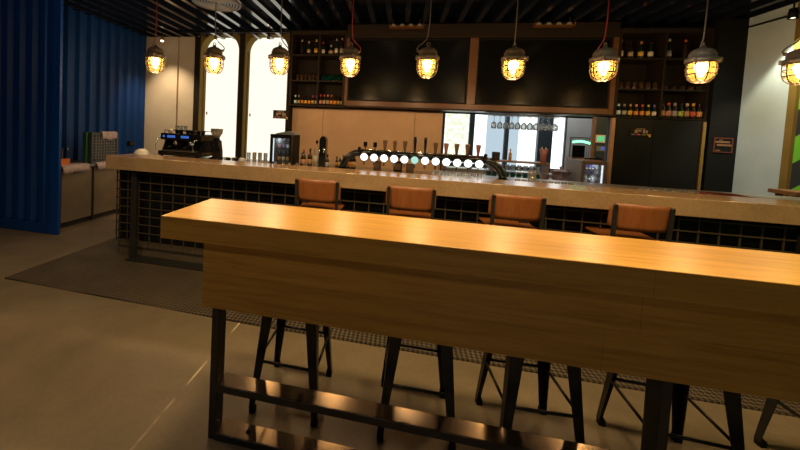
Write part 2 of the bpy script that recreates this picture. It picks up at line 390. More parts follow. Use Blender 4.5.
# back wall at the windows
wb = MB().box(-5.20, -4.46, 6.20, 6.35, 0, CZ).box(-4.46, -4.42, 6.24, 6.35, 0, CZ).box(-4.42, -4.07, 6.20, 6.35, 0, CZ)
wb.box(-4.10, -1.80, 6.20, 6.35, 0, 0.85)
struct('wall_back', wb, 'cream')
struct('trim_1', MB().box(-4.07, -3.96, 6.18, 6.62, 0.85, CZ), 'navydark')
struct('trim_2', MB().box(-3.12, -3.02, 6.18, 6.62, 0.85, CZ), 'navydark')
struct('trim_3', MB().box(-2.13, -1.86, 6.18, 6.62, 0.85, CZ), 'navydark')
def arched_window(n, x0, x1):
    z0, z1, r = 0.85, 3.30, 0.32
    arc = [(x0, z0), (x0, z1 - r)] + [(x0 + r - r*math.cos(t), z1 - r + r*math.sin(t)) for t in [PI/2*k/8 for k in range(1, 9)]]
    arc += [(x1 - r + r*math.sin(t), z1 - r + r*math.cos(t)) for t in [PI/2*k/8 for k in range(0, 9)]] + [(x1, z0)]
    rim = MB(); vs = []; fs = []
    w = 0.02; cx = (x0+x1)/2; cz = 1.6
    inner = [(x + (w if x < cx else -w), min(z, z1 - w)) for x, z in arc]
    for y in (6.19, 6.40):
        vs += [(x, y, z) for x, z in arc] + [(x, y, z) for x, z in inner]
    k = len(arc)
    for i in range(k-1):
        fs += [(i, i+1, k+i+1, k+i), (2*k+i, 3*k+i, 3*k+i+1, 2*k+i+1), (k+i, k+i+1, 3*k+i+1, 3*k+i), (i, 2*k+i, 2*k+i+1, i+1)]
    rim.add(vs, fs)
    # stepped inner bead
    rim.box(x0 + w, x0 + 0.035, 6.30, 6.33, z0, z1 - r).box(x1 - 0.035, x1 - w, 6.30, 6.33, z0, z1 - r)
    # spandrels above the arch
    for sx, xa in ((1, x0), (-1, x1)):
        poly = [(xa, z1 - r)] + [(xa + sx*(r - r*math.cos(t)), z1 - r + r*math.sin(t)) for t in [PI/2*q/8 for q in range(1, 9)]] + [(xa + sx*r, z1 + .01), (xa, z1 + .01)]
        rim.prism(poly, 6.20, 6.39)
    rim.box(x0 + r, x1 - r, 6.20, 6.39, z1, z1 + .01)
    fr = struct('window_%d' % n, rim, 'olive')
    g = part('pane', MB().box(x0 - 0.05, x1 + 0.05, 6.40, 6.42, z0, z1), 'pane', fr)
    part('sill', MB().box(x0, x1, 6.19, 6.40, z0 - 0.03, z0), 'olive', fr)
    part('handle', MB().box(x0 + 0.05, x0 + 0.075, 6.385, 6.40, 1.74, 1.80), 'brass', fr)
arched_window(1, -3.96, -3.12)
arched_window(2, -3.02, -2.13)
struct('wall_back.001', MB().box(-5.3, -1.8, 6.62, 6.72, 0, CZ), 'cream')
# right wall: a white bay, a pilaster, then the striped stretch
struct('wall_right', MB().box(4.30, 4.45, 4.88, 5.95, 0, CZ), 'whitewall')
sp = MB()
for k in range(34): sp.box(4.268, 4.30, 5.500, 5.520, 0.12 + k*0.09, 0.15 + k*0.09)
sp.box(4.285, 4.30, 5.50, 5.525, 0.0, CZ)
struct('trim_4', sp, 'black')
struct('trim_5', MB().box(4.285, 4.45, 4.80, 4.88, 0, CZ), 'olive')
struct('wall_right.001', MB().box(4.32, 4.45, -3.2, 4.80, 0, CZ), 'stripes')
cd = MB().tube([(4.27, 5.49, 3.13), (4.27, 4.86, 3.115), (4.29, 4.0, 3.115)], 0.012)
struct('trim_6', cd, 'black')
# rubber mat in front of and beside the bar
mt = MB().prism([(-3.585, 2.54), (-1.0, 2.465), (4.25, 2.465), (4.25, 3.38), (-3.16, 3.38), (-3.16, 3.85), (-3.585, 3.85)], 0.0, 0.012, 'z')
solo('floor_mat', mt, 'rubber', 'dark chequered rubber floor mat laid along the foot of the bar', 'mat')

# ------------------------------------------------------------------ blue container end
t = thing('shipping_container', 'blue corrugated steel container end standing at the left edge', 'container', (-4.34, 3.69, 0))
ce = corrugated(-2.6, -0.20, 0.205, 0.05, lambda a, d: ((a, 0.03 + d, 0.12), (a, 0.03 + d, CZ - 0.02)), flat=0.33)
part('corrugated_panel', ce, 'blue', t)
part('corner_post', MB().box(-0.125, 0.0, 0.0, 0.035, 0.0, CZ - 0.01), 'bluepost', t, 0.006)
part('edge_strip', MB().box(-0.22, -0.125, 0.012, 0.035, 0.0, CZ - 0.01), 'blue', t)
part('bottom_rail', MB().box(-2.6, -0.125, -0.01, 0.028, 0.0, 0.13), 'blue', t, 0.01)
part('back_sheet', MB().box(-2.7, -0.16, 0.09, 0.11, 0.0, CZ - 0.01), 'blue', t)

# ------------------------------------------------------------------ wash-up cabinets on the left
def cabinet(y0, y1, label):
    c = thing('cabinet', label, 'cabinet', (-4.85, (y0+y1)/2, 0), 0, 'wash-up cabinets')
    h = (y1 - y0)/2
    part('body', MB().box(-0.28, 0.26, -h, h, 0.0, 0.82), 'stainfront', c)
    part('toe_kick', MB().box(0.26, 0.275, -h, h, 0.0, 0.06), 'blacksteel', c)
    part('door', MB().box(0.262, 0.29, -h + 0.02, h - 0.02, 0.07, 0.81), 'stainfront', c, 0.004)
    d = part('frame_edge', MB().box(0.262, 0.300, h - 0.02, h, 0.0, 0.82), 'blacksteel', c)
cabinet(3.90, 4.42, 'steel cabinet nearest the blue container under the wash-up top')
cabinet(4.42, 4.98, 'steel cabinet behind the first one, below the dish racks')
cabinet(4.98, 6.15, 'long steel cabinet at the far end, partly hidden by the bar')
solo('worktop', MB().box(-5.13, -4.53, 3.88, 6.17, 0.825, 0.865), 'stainless', 'steel wash-up worktop laid across the cabinets by the blue wall', 'worktop', bevel=0.004)
def draped(y0, y1, seed, drop):
    r = random.Random(seed); vs = []; fs = []; n = 14
    prof = [(-4.80, 0.868), (-4.68, 0.872), (-4.56, 0.873), (-4.520, 0.868), (-4.508, 0.83), (-4.500, 0.868 - drop)]
    for i in range(n + 1):
        y = y0 + (y1 - y0)*i/n; w = 0.006*math.sin(i*1.9 + seed)
        for k, (x, z) in enumerate(prof):
            vs.append((x + (abs(w) if k > 2 else 0), y + r.uniform(-.004, .004), z + (abs(w)*0.6 if k < 3 else 0) + (r.uniform(-.012, .012) if k == 5 else 0)))
    m = len(prof)
    for i in range(n):
        for k in range(m-1): fs.append((i*m+k, (i+1)*m+k, (i+1)*m+k+1, i*m+k+1))
    return MB().add(vs, fs, True)
for (a, b, sd, lab) in ((3.89, 4.30, 1, 'mauve cloth hanging over the worktop edge nearest the container'), (4.44, 4.80, 4, 'mauve cloth hanging over the worktop edge below the dish racks')):
    o = solo('cloth', draped(a, b, sd, 0.09), 'cloth', lab, 'cloth', group='cloths on the worktop edge')
    sf = o.modifiers.new('thickness', 'SOLIDIFY'); sf.thickness = 0.006; sf.offset = 1
t = thing('storage_box', 'small open orange box standing on the worktop by the container', 'box', (-4.66, 3.98, 0.865))
b = MB()
for x0, x1, y0, y1, z0, z1 in ((-.08,.08,-.08,.08,0,.008), (-.08,-.072,-.08,.08,.008,.10), (.072,.08,-.08,.08,.008,.10), (-.072,.072,-.08,-.072,.008,.10), (-.072,.072,.072,.08,.008,.10)): b.box(x0,x1,y0,y1,z0,z1)
part('walls', b, 'orange', t)
t = thing('tap', 'thin steel tap rising behind the orange box', 'tap', (-4.75, 4.09, 0.865)); t.scale = (.8, .8, .8)
part('base', MB().lathe([(0, 0), (0.03, 0), (0.03, 0.02), (0.015, 0.03), (0, 0.03)]), 'chrome', t)
part('spout', MB().tube([(0, 0, 0.03), (0, 0, 0.27), (0.02, 0, 0.31), (0.07, 0, 0.32), (0.11, 0, 0.30), (0.115, 0, 0.26)], 0.011), 'chrome', t)
part('lever', MB().tube([(0, 0.01, 0.08), (0.0, 0.07, 0.11)], 0.007), 'chrome', t)
def dish_rack(loc, mat, label):
    c = thing('dish_rack', label, 'rack', loc, PI/2)
    w, d, h = 0.25, 0.03, 0.47
    f = MB().box(-w, w, -d, d, 0, 0.03).box(-w, w, -d, d, h - 0.035, h).box(-w, -w + 0.03, -d, d, 0.03, h - 0.035).box(w - 0.03, w, -d, d, 0.03, h - 0.035)
    f.box(-w + .03, w - .03, d - 0.008, d, 0.03, h - 0.035)
    part('frame', f, mat, c, 0.004)
    g = MB(); n = 9
    for k in range(1, n): g.box(-w + .03 + k*.0489 - .005, -w + .03 + k*.0489 + .005, -d, -d + .016, .03, h - .035)
    for k in range(1, 9): g.box(-w + .03, w - .03, -d + .002, -d + .014, .03 + k*.045 - .005, .03 + k*.045 + .005)
    part('lattice', g, 'grey' if mat == 'crate' else mat, c)
    return c
dish_rack((-4.585, 4.63, 0.866), 'crate', 'slate grey lattice dish rack standing on edge with a cloth over it')
dish_rack((-4.655, 4.60, 0.866), 'green', 'green dish rack standing on edge behind the slate grey rack')
vs = []; fs = []
for i in range(11):
    y = -0.15 + 0.28*i/10
    for k, (x, z) in enumerate(((0.042, 0.36), (0.040, 0.42), (0.034, 0.474), (0.0, 0.479), (-0.026, 0.477))):
        vs.append((x + 0.006*abs(math.sin(i*1.3 + k)), y + 0.006*math.sin(k*2+i), z + 0.014*math.sin(i*0.9)*(1 if k == 0 else 0.1) + 0.003))
for i in range(10):
    for k in range(4): fs.append((i*5+k, (i+1)*5+k, (i+1)*5+k+1, i*5+k+1))
o = solo('cloth', MB().add(vs, fs, True), 'cloth', 'mauve cloth thrown over the top of the slate grey rack', 'cloth', (-4.585, 4.70, 0.866))
sf = o.modifiers.new('thickness', 'SOLIDIFY'); sf.thickness = 0.006; sf.offset = 1
t = thing('socket_box', 'small black socket box fixed to the blue wall left of the cream panel', 'socket', (-5.145, 5.78, 1.10))
part('housing', MB().box(0, 0.05, -0.06, 0.06, -0.05, 0.05), 'black', t, 0.01)
part('cover', MB().box(0.05, 0.056, -0.045, 0.045, -0.035, 0.035), 'blackgloss', t)

# ------------------------------------------------------------------ bar counter
t = thing('bar_counter', 'long bar counter with a thick concrete top and black wire grid front', 'counter', (0, 3.4, 0))
def rel(x0, x1, y0, y1, z0, z1): return MB().box(x0, x1, y0 - 3.4, y1 - 3.4, z0, z1)
part('concrete_top', rel(-3.167, 4.25, 3.219, 3.60, 1.005, 1.15), 'slab', t, 0.006)
part('front_panel', rel(-3.12, 4.24, 3.40, 3.46, 0.17, 1.005), 'black', t)
part('end_panel', rel(-3.15, -3.12, 3.40, 4.36, 0.0, 1.005), 'blacksteel', t)
part('kick_plate', rel(-3.13, 4.24, 3.385, 3.46, 0.012, 0.17), 'kick', t)
g = MB(); x = -3.11
while x < 4.22:
    g.box(x - .005, x + .005, 3.325 - 3.4, 3.335 - 3.4, 0.19, 1.0); x += 0.142
for k in range(9):
    z = 0.205 + k*0.0945
    g.box(-3.115, 4.22, 3.316 - 3.4, 3.326 - 3.4, z - .005, z + .005)
    g.box(-3.119, -3.111, 3.32 - 3.4, 3.40 - 3.4, z - .004, z + .004)
part('wire_grid', g, 'wire', t)
for px in (-2.86, -0.9, 1.1, 3.1):
    part('post', rel(px - .035, px + .035, 3.285, 3.315, 0.012, 1.005), 'blacksteel', t)
part('shadow_strip', rel(-2.9, 4.2, 3.22, 3.38, 0.012, 0.020), 'blacksteel', t)  # thin dark sheet standing in for the counter's shadow on the mat
t = thing('work_counter', 'dark lower serving counter behind the concrete bar top', 'counter', (0, 4.0, 0))
part('top', MB().box(-3.12, 4.2, -0.40, 0.40, 1.07, 1.10), 'stainless', t)
part('body', MB().box(-3.10, 4.2, -0.38, 0.36, 0.0, 1.07), 'black', t)

# ------------------------------------------------------------------ oak bar table
t = thing('bar_table', 'long pale oak bar table in the foreground with dark steel frame', 'table', (1.0, 1.68, 0))
def relt(x0, x1, y0, y1, z0, z1): return MB().box(x0 - 1, x1 - 1, y0 - 1.68, y1 - 1.68, z0, z1)
part('tabletop', relt(-1.11, 3.25, 1.452, 1.903, 0.991, 1.10), 'oak', t, 0.003)
part('front_apron', relt(-0.91, 3.05, 1.503, 1.540, 0.658, 0.991), 'oak', t, 0.002)
part('rear_apron', relt(-0.91, 3.05, 1.815, 1.850, 0.80, 0.991), 'oak', t, 0.002)
part('end_apron', relt(-0.905, -0.87, 1.540, 1.815, 0.80, 0.991), 'oak', t, 0.002)
for lx in (-0.835, 1.047, 2.93):
    m = relt(lx - .018, lx + .018, 1.503, 1.580, 0.0, 0.66)
    m.box(lx - .05 - 1, lx + .05 - 1, 1.542 - 1.68, 1.80 - 1.68, 0.655, 0.985)
    part('leg', m, 'blacksteel', t, 0.002)
def channel(z1, d):
    m = MB()
    for a, b in ((-0.817, 1.029), (1.065, 2.912)):
        m.box(a - 1, b - 1, 1.506 - 1.68, 1.592 - 1.68, z1 - 0.006, z1)
    return m
def channel_lip(z1, d):
    m = MB()
    for a, b in ((-0.817, 1.029), (1.065, 2.912)):
        m.box(a - 1, b - 1, 1.500 - 1.68, 1.506 - 1.68, z1 - d, z1 - .001).box(a - 1, b - 1, 1.586 - 1.68, 1.592 - 1.68, z1 - d, z1 - .006)
    return m
fo = part('footrest', channel(0.280, 0.034), 'steel', t); part('lip', channel_lip(0.280, 0.034), 'blacksteel', fo)
lr = part('floor_rail', channel(0.034, 0.034), 'steel', t); part('lip', channel_lip(0.034, 0.034), 'blacksteel', lr)
for bx in (-0.66, 0.6, 1.3, 2.5):
    part('bolt', MB().lathe([(0, 0), (0.013, 0), (0.013, 0.004), (0, 0.004)], (bx - 1, 1.548 - 1.68, 0.034), 12), 'black', lr)

# ------------------------------------------------------------------ backless stools tucked under the table
def angle_leg(sx, sy):
    m = MB(); zt = 0.70
    cx0, cy0, cx1, cy1 = sx*0.190, sy*0.205, sx*0.138, sy*0.142
    for ax in (0, 1):
        wt, wb = 0.070, 0.030
        if ax == 0:
            bot = [(cx0, cy0), (cx0 - sx*wb, cy0), (cx0 - sx*wb, cy0 - sy*.004), (cx0, cy0 - sy*.004)]
            top = [(cx1, cy1), (cx1 - sx*wt, cy1), (cx1 - sx*wt, cy1 - sy*.004), (cx1, cy1 - sy*.004)]
        else:
            bot = [(cx0, cy0), (cx0, cy0 - sy*wb), (cx0 - sx*.004, cy0 - sy*wb), (cx0 - sx*.004, cy0)]
            top = [(cx1, cy1), (cx1, cy1 - sy*wt), (cx1 - sx*.004, cy1 - sy*wt), (cx1 - sx*.004, cy1)]
        m.hexa([(a, b, 0.03) for a, b in bot], [(a, b, zt) for a, b in top])
    return m
def stool_at(z): 
    f = 1 - (z - 0.03)/0.67
    return 0.138 + 0.052*f, 0.142 + 0.063*f
metal_stool = thing('metal_stool', 'backless dark metal stool, first from the left under the oak table', 'stool', (-0.535, 1.895, 0), 0, 'backless metal stools under the oak table')
def build_metal_stool(t):
    seat = MB(); a, b, r = 0.150, 0.152, 0.045
    def rr(a, b, r, z):
        pts = []
        for cx, cy, q in ((a-r, b-r, 0), (-a+r, b-r, 1), (-a+r, -b+r, 2), (a-r, -b+r, 3)):
            for k in range(5):
                w = PI/2*q + PI/2*k/4; pts.append((cx + r*math.cos(w), cy + r*math.sin(w), z))
        return pts
    rings = [rr(a, b, r, 0.655), rr(a + .004, b + .004, r, 0.70), rr(a, b, r, 0.712), rr(a - .02, b - .02, r, 0.715), rr(a - .05, b - .05, r, 0.710)]
    n = 20; vs = [p for q in rings for p in q]; fs = []
    for j in range(4):
        for k in range(n): fs.append((j*n+k, j*n+(k+1)%n, (j+1)*n+(k+1)%n, (j+1)*n+k))
    fs.append(tuple(range(4*n, 5*n)))
    seat.add(vs, fs, True)
    part('seat', seat, 'gunmetal', t)
    for sx in (-1, 1):
        for sy in (-1, 1):
            l = part('leg', angle_leg(sx, sy), 'gunmetal', t)
            part('rubber_foot', MB().box(sx*0.190 - (0.034 if sx > 0 else -0.001), sx*0.190 + (0.001 if sx > 0 else 0.034) , sy*0.206 - (0.034 if sy > 0 else -0.001), sy*0.206 + (0.001 if sy > 0 else 0.034), 0, 0.035), 'black', l, 0.004)
    X, Y = stool_at(0.28); X -= 0.008; Y -= 0.008
    for p, q in (((-X, -Y), (X, -Y)), ((-X, Y), (X, Y)), ((-X, -Y), (-X, Y)), ((X, -Y), (X, Y))):
        part('rung', MB().tube([(p[0], p[1], 0.28), (q[0], q[1], 0.28)], 0.0075, 8), 'gunmetal', t)
    part('cross_brace', MB().tube([(-0.13, -0.135, 0.66), (0.13, 0.135, 0.66)], 0.006).tube([(0.13, -0.135, 0.648), (-0.13, 0.135, 0.648)], 0.006), 'gunmetal', t)
build_metal_stool(metal_stool)
for i, (x, y, rz) in enumerate(((0.155, 1.90, 0.0), (0.715, 1.91, 0.06), (1.335, 1.91, -0.05), (2.13, 1.99, 0.04))):
    copy_tree(metal_stool, (x, y, 0), 'backless dark metal stool, %s from the left under the oak table' % ORD[i + 1], rz)

# ------------------------------------------------------------------ bar stools with plywood backs, facing the bar
bar_stool = thing('bar_stool', 'bar stool with red-brown plywood back, first from the left at the bar', 'bar stool', (-0.72, 3.02, 0.012), 0, 'plywood bar stools along the bar')
def build_bar_stool(t):
    bk = MB(); vs = []; fs = []; n = 12; m = 6; th = 0.010
    for side in (0, 1):
        for i in range(n + 1):
            u = -1 + 2*i/n
            for k in range(m + 1):
                w = k/m; z = 0.882 + 0.208*w
                # rounded corners
                e = 0.03*max(0, abs(2*w - 1) - 0.72)/0.28
                x = u*(0.212 - e*(abs(u) > 0.9)) 
                y = 0.050*u*u + (th if side else 0) - 0.02 - 0.025*w
                vs.append((x, y, z + (0.012*(abs(u) > 0.99)*(-1 if k == m else (1 if k == 0 else 0)))))
    w1 = (n+1)*(m+1)
    def I(s_, i, k): return s_*w1 + i*(m+1) + k
    for i in range(n):
        for k in range(m):
            fs += [(I(0,i,k), I(0,i+1,k), I(0,i+1,k+1), I(0,i,k+1)), (I(1,i,k), I(1,i,k+1), I(1,i+1,k+1), I(1,i+1,k))]
        fs += [(I(0,i,0), I(1,i,0), I(1,i+1,0), I(0,i+1,0)), (I(0,i,m), I(0,i+1,m), I(1,i+1,m), I(1,i,m))]
    for k in range(m):
        fs += [(I(0,0,k), I(0,0,k+1), I(1,0,k+1), I(1,0,k)), (I(0,n,k), I(1,n,k), I(1,n,k+1), I(0,n,k+1))]
    part('backrest', bk.add(vs, fs, True), 'ply', t)
    st = MB(); poly = []
    for cx, cy, q in ((0.16, 0.34, 0), (-0.16, 0.34, 1), (-0.15, 0.05, 2), (0.15, 0.05, 3)):
        for k in range(5):
            w = PI/2*q + PI/2*k/4; poly.append((cx + 0.045*math.cos(w), cy + 0.045*math.sin(w)))
    st.prism(poly, 0.790, 0.804, 'z')
    part('seat', st, 'plyseat', t, 0.003)
    for s in (-1, 1):
        # flat upright behind the backrest, running on down as the rear leg
        p = part('upright', MB().hexa([(s*0.185-.011, -0.012, 0.72), (s*0.185+.011, -0.012, 0.72), (s*0.185+.011, 0.012, 0.72), (s*0.185-.011, 0.012, 0.72)],
                                   [(s*0.190-.013, -0.026, 1.070), (s*0.190+.013, -0.026, 1.070), (s*0.190+.013, -0.010, 1.070), (s*0.190-.013, -0.010, 1.070)])
                     .tube([(s*0.190, -0.026, 1.071), (s*0.190, -0.010, 1.071)], 0.013, 10), 'blacksteel', t)
        part('leg', MB().tube([(s*0.185, 0, 0.74), (s*0.205, -0.05, 0)], 0.012), 'blacksteel', t)
        part('leg', MB().tube([(s*0.165, 0.33, 0.778), (s*0.200, 0.40, 0)], 0.012), 'blacksteel', t)
    part('seat_frame', MB().tube([(-.185, 0, .778), (-.165, .33, .778), (.165, .33, .778), (.185, 0, .778), (-.185, 0, .778)], 0.011), 'blacksteel', t)
    part('footrest', MB().tube([(-.198, -.03, .28), (-.189, .376, .28), (.189, .376, .28), (.198, -.03, .28), (-.198, -.03, .28)], 0.010), 'blacksteel', t)
build_bar_stool(bar_stool)
for i, (x, rz) in enumerate(((0.11, 0.0), (0.955, 0.03), (1.83, 0.02))):
    copy_tree(bar_stool, (x, 3.02, 0.012), 'bar stool with red-brown plywood back, %s from the left at the bar' % ORD[i + 1], rz)

# ------------------------------------------------------------------ caged pendant lamps over the bar
lamp = thing('pendant_lamp', 'caged industrial pendant lamp on a red cord, first from the left', 'lamp', (-3.36, 4.2, 2.215), 0, 'caged pendant lamps over the bar')
def build_lamp(t):
    cap = MB().lathe([(0, .375), (.020, .375), (.024, .352), (.055, .345), (.088, .325), (.104, .29), (.106, .252), (.128, .246), (.132, .225), (.128, .206), (.112, .204)], n=28)
    c = part('cap', cap, 'castmetal', t)
    for k in range(3):
        a = 2*PI*k/3 + 0.4
        part('clamp', MB().box(.128*math.cos(a)-.014, .128*math.cos(a)+.014, .128*math.sin(a)-.014, .128*math.sin(a)+.014, .200, .248), 'castmetal', c, 0.004)
    part('cable_gland', MB().tube([(.082, 0, .30), (.120, 0, .318)], .017, 10), 'castmetal', c)
    part('hook', MB().ring((0, 0, .392), .017, .005, 16, 6, 'y'), 'castmetal', t)
    globe = MB().lathe([(.098, .205), (.100, .15), (.098, .10), (.086, .055), (.060, .028), (.030, .016), (0, .014)], n=28)
    part('globe', globe, 'globe', t)
    cg = MB()
    for k in range(8):
        a = 2*PI*k/8 + 0.2
        cg.tube([(r*math.cos(a), r*math.sin(a), z) for r, z in ((.118, .206), (.119, .15), (.116, .095), (.100, .045), (.070, .016), (.034, .004), (.020, .002))], .0052, 6)
    cg.ring((0, 0, .140), .119, .0052, 28).ring((0, 0, .085), .113, .0052, 28).ring((0, 0, .010), .054, .0045, 20).ring((0, 0, .200), .118, .007, 28)
    part('cage', cg, 'cage', t)
    part('bulb', MB().lathe([(0, .202), (.040, .200), (.055, .175), (.050, .140), (.036, .105), (.022, .075), (.012, .060), (0, .056)], n=18), 'bulb', t)
    part('socket', MB().lathe([(0, .232), (.030, .232), (.030, .19), (0, .19)], n=16), 'castmetal', t)
    part('cord', MB().tube([(.122, 0, .319), (.128, 0, .345), (.110, 0, .372), (.060, 0, .41), (.022, 0, .45), (.010, 0, .52), (0, 0, .65), (0, 0, 1.02)], .0065, 6), 'redcord', t)
    part('ceiling_rose', MB().lathe([(0, 1.035), (.045, 1.035), (.045, 1.015), (.012, 1.0), (0, 1.0)], n=16), 'blacksteel', t)
build_lamp(lamp)
lamp_xs = (-3.36, -2.48, -1.57, -0.66, 0.25, 1.18, 2.07, 2.95, 3.77)
turns = (2.7, 0.3, 0.9, 0.5, 3.0, 1.4, 1.7, 1.2, 2.2)
lamp.rotation_euler.z = turns[0]
lamps = [lamp]
for i in range(1, 9):
    cord = 'red' if i in (3, 6) else 'grey'
    l = copy_tree(lamp, (lamp_xs[i], 4.2, 2.215), 'caged industrial pendant lamp on a %s cord, %s from the left' % (cord, ORD[i]), turns[i])
    lamps.append(l)
    if cord == 'grey':
        for c in children_of(l):
            if c.name.startswith('cord'):
                if 'grey_cord_mesh' not in bpy.data.meshes:
                    g = c.data.copy(); g.name = 'grey_cord_mesh'; g.materials.clear(); g.materials.append(M['greycord'])
                c.data = bpy.data.meshes['grey_cord_mesh']

# ------------------------------------------------------------------ back bar joinery
t = thing('screen_surround', 'dark brown joinery frame around the two big screens above the back bar', 'joinery', (0.94, 5.5, 1.94))
sr = MB().box(-1.88, 1.94, 0.0, 0.40, 0.0, 0.10)
part('upper_rail', MB().box(-1.88, 1.94, 0.0, 0.40, 1.09, 1.30), 'darkwood', t, 0.004)
sr.box(-1.88, -1.83, 0, 0.4, 0.10, 1.09).box(-0.01, 0.11, 0, 0.4, 0.10, 1.09).box(1.88, 1.94, 0, 0.4, 0.10, 1.09)
part('frame', sr, 'surround', t, 0.004)
part('lower_shelf', MB().box(-1.88, 1.94, -0.03, 0.0, 0.0, 0.02), 'darkwood', t)
part('back', MB().box(-1.88, 1.94, 0.40, 0.42, 0, 1.30), 'darkwood', t)
def tv(x0, x1, label):
    c = thing('television', label, 'television', ((x0+x1)/2, 5.53, 2.045), 0, 'big screens over the back bar')
    w = (x1 - x0)/2
    part('bezel', MB().box(-w, w, 0.0, 0.05, 0, 0.02).box(-w, w, 0, 0.05, 0.955, 0.975).box(-w, -w+.02, 0, .05, .02, .955).box(w-.02, w, 0, .05, .02, .955), 'black', c)
    part('screen', MB().box(-w+.02, w-.02, 0.012, 0.05, .02, .955), 'screen', c)
tv(-0.885, 0.925, 'left one of the two big dark screens over the back bar')
tv(1.055, 2.815, 'right one of the two big dark screens over the back bar')
def rack(x0, x1, xm, levels, label):
    c = thing('bottle_rack', label, 'shelf', ((x0+x1)/2, 5.5, 1.92)); h = (x1-x0)/2; z0 = 1.92; o = (x0+x1)/2
    for x in (-h, h - 0.03): part('side_panel', MB().box(x, x + .03, 0, .36, 0, 3.15 - z0), 'darkwood', c)
    part('divider', MB().box(xm - o - .012, xm - o + .012, .01, .34, .03, 3.12 - z0), 'darkwood', c)
    part('top_panel', MB().box(-h + .03, h - .03, 0, .36, 3.09 - z0, 3.15 - z0), 'darkwood', c)
    for z in levels:
        for a, b in ((-h + .03, xm - o - .012), (xm - o + .012, h - .03)):
            part('shelf', MB().box(a, b, .005, .34, z - z0 - .022, z - z0), 'darkwood', c)
    part('back_panel', MB().box(-h, h, .36, .38, 0, 3.15 - z0), 'darkwood', c)
rack(-1.865, -0.945, -1.385, (1.95, 2.35, 2.77), 'dark bottle rack with three shelves to the left of the screens')
rack(2.885, 3.98, 3.45, (1.945, 2.33, 2.75), 'dark bottle rack with three shelves above the black cooler')
struct('wall_back.002', MB().box(-1.86, -1.32, 5.72, 5.78, 0, 1.92).box(-1.315, 0.195, 5.72, 5.78, 0, 1.92).box(0.20, 0.63, 5.74, 5.78, 0, 1.92), 'beige')
struct('trim_10', MB().box(-1.9, -1.86, 5.52, 6.18, 0, 1.92), 'black')
struct('wall_back.003', MB().box(-1.9, 4.3, 5.91, 5.95, 1.92, CZ + .15).box(-1.9, 0.6, 5.91, 5.95, 0, 1.92).box(0.6, 2.68, 5.91, 5.95, 0, 0.95), 'darkwood')
struct('trim_7', MB().box(2.68, 2.815, 5.5, 5.55, 0, 1.92), 'teal')
t = thing('cooler', 'tall black cooler with two brass edge trims below the right rack', 'cooler', (3.40, 5.45, 0))
part('body', MB().box(-0.56, 0.56, 0.03, 0.45, 0.0, 1.915), 'coolpanel', t)
for a, b in ((-0.50, -0.05), (-0.045, 0.49)): part('door', MB().box(a, b, 0.0, 0.03, 0.05, 1.905), 'coolpanel', t, 0.003)
part('trim', MB().box(-0.56, -0.515, -0.012, 0.03, 0.0, 1.91), 'copper', t)
part('trim', MB().box(0.505, 0.54, -0.012, 0.03, 0.0, 1.90), 'brass', t)
struct('trim_8', MB().box(3.985, 4.30, 5.45, 5.92, 0, CZ), 'black')
def placard(loc, w, h, label):
    c = thing('sign', label, 'sign', loc); part('board', MB().box(-w/2, w/2, 0, .012, 0, h), 'darkwood', c)
    part('headline', MB().box(-w*.22, w*.2, -.003, 0, h*.76, h*.84), colmat('sign_cream', (.28, .19, .13)), c)
    pic = MB()
    for k, (a, b, z0, z1) in enumerate(((-.30, -.17, .34, .68), (-.15, 0.02, .50, .68), (.10, .20, .34, .70), (.23, .32, .34, .66))): pic.box(w*a, w*b, -.003, 0, h*z0, h*z1)
    part('pictogram', pic, colmat('sign_cream', (.28, .19, .13)), c)
    for k, (nm, col) in enumerate((('slate', (.10, .12, .20)), ('red', (.45, .05, .04)), ('moss', (.08, .14, .05)))):
        part('caption_bar', MB().box(w*(-.44 + .25*k), w*(-.27 + .25*k), -.003, 0, h*.10, h*.26), colmat('sign_' + nm, col), c)
    part('yellow_corner', MB().prism([(w*.28, h*.26), (w*.46, h*.24), (w*.46, -h*.06), (w*.38, -h*.06), (w*.38, h*.14), (w*.28, h*.18)], -.004, 0, 'y'), colmat('sign_yellow', (.60, .34, .03)), c)
placard((3.195, 5.435, 1.675), 0.25, 0.125, 'small dark placard with coloured captions on the black cooler door')
placard((-1.995, 5.50, 1.70), 0.27, 0.14, 'small dark placard with coloured captions beside the right arched window')
t = thing('board_sign', 'small orange framed sign on the black panel left of the white wall', 'sign', (4.145, 5.437, 1.51))
part('frame', MB().box(-.105, .105, 0, .012, 0, .012).box(-.105, .105, 0, .012, .183, .195).box(-.105, -.093, 0, .012, .012, .183).box(.093, .105, 0, .012, .012, .183), colmat('sign_rust', (.10, .022, .010)), t)
part('panel', MB().box(-.093, .093, .004, .012, .012, .183), 'black', t)
part('lettering', MB().box(-.088, .07, 0.0, .004, .125, .150).box(-.07, .090, 0.0, .004, .085, .110).box(-.05, -.01, 0.0, .004, .158, .168).box(-.08, -.03, 0.0, .004, .020, .034), colmat('sign_tan', (.17, .085, .035)), t)
t = thing('thermostat', 'white wall control with a green lit screen on the teal pillar', 'control', (2.745, 5.488, 1.56))
part('case', MB().box(-.06, .06, 0, .012, 0, .11), 'white', t, .004); part('display', MB().box(-.04, .045, -.004, 0, .02, .09), 'greenscreen', t)
t = thing('card_terminal', 'small dark card reader on the teal pillar below the lit control', 'control', (2.755, 5.480, 1.44))
part('case', MB().box(-.055, .055, 0, .020, 0, .075), 'grey', t, .004); part('display', MB().box(-.0, .04, -.004, 0, .02, .06), 'bluedisplay', t)

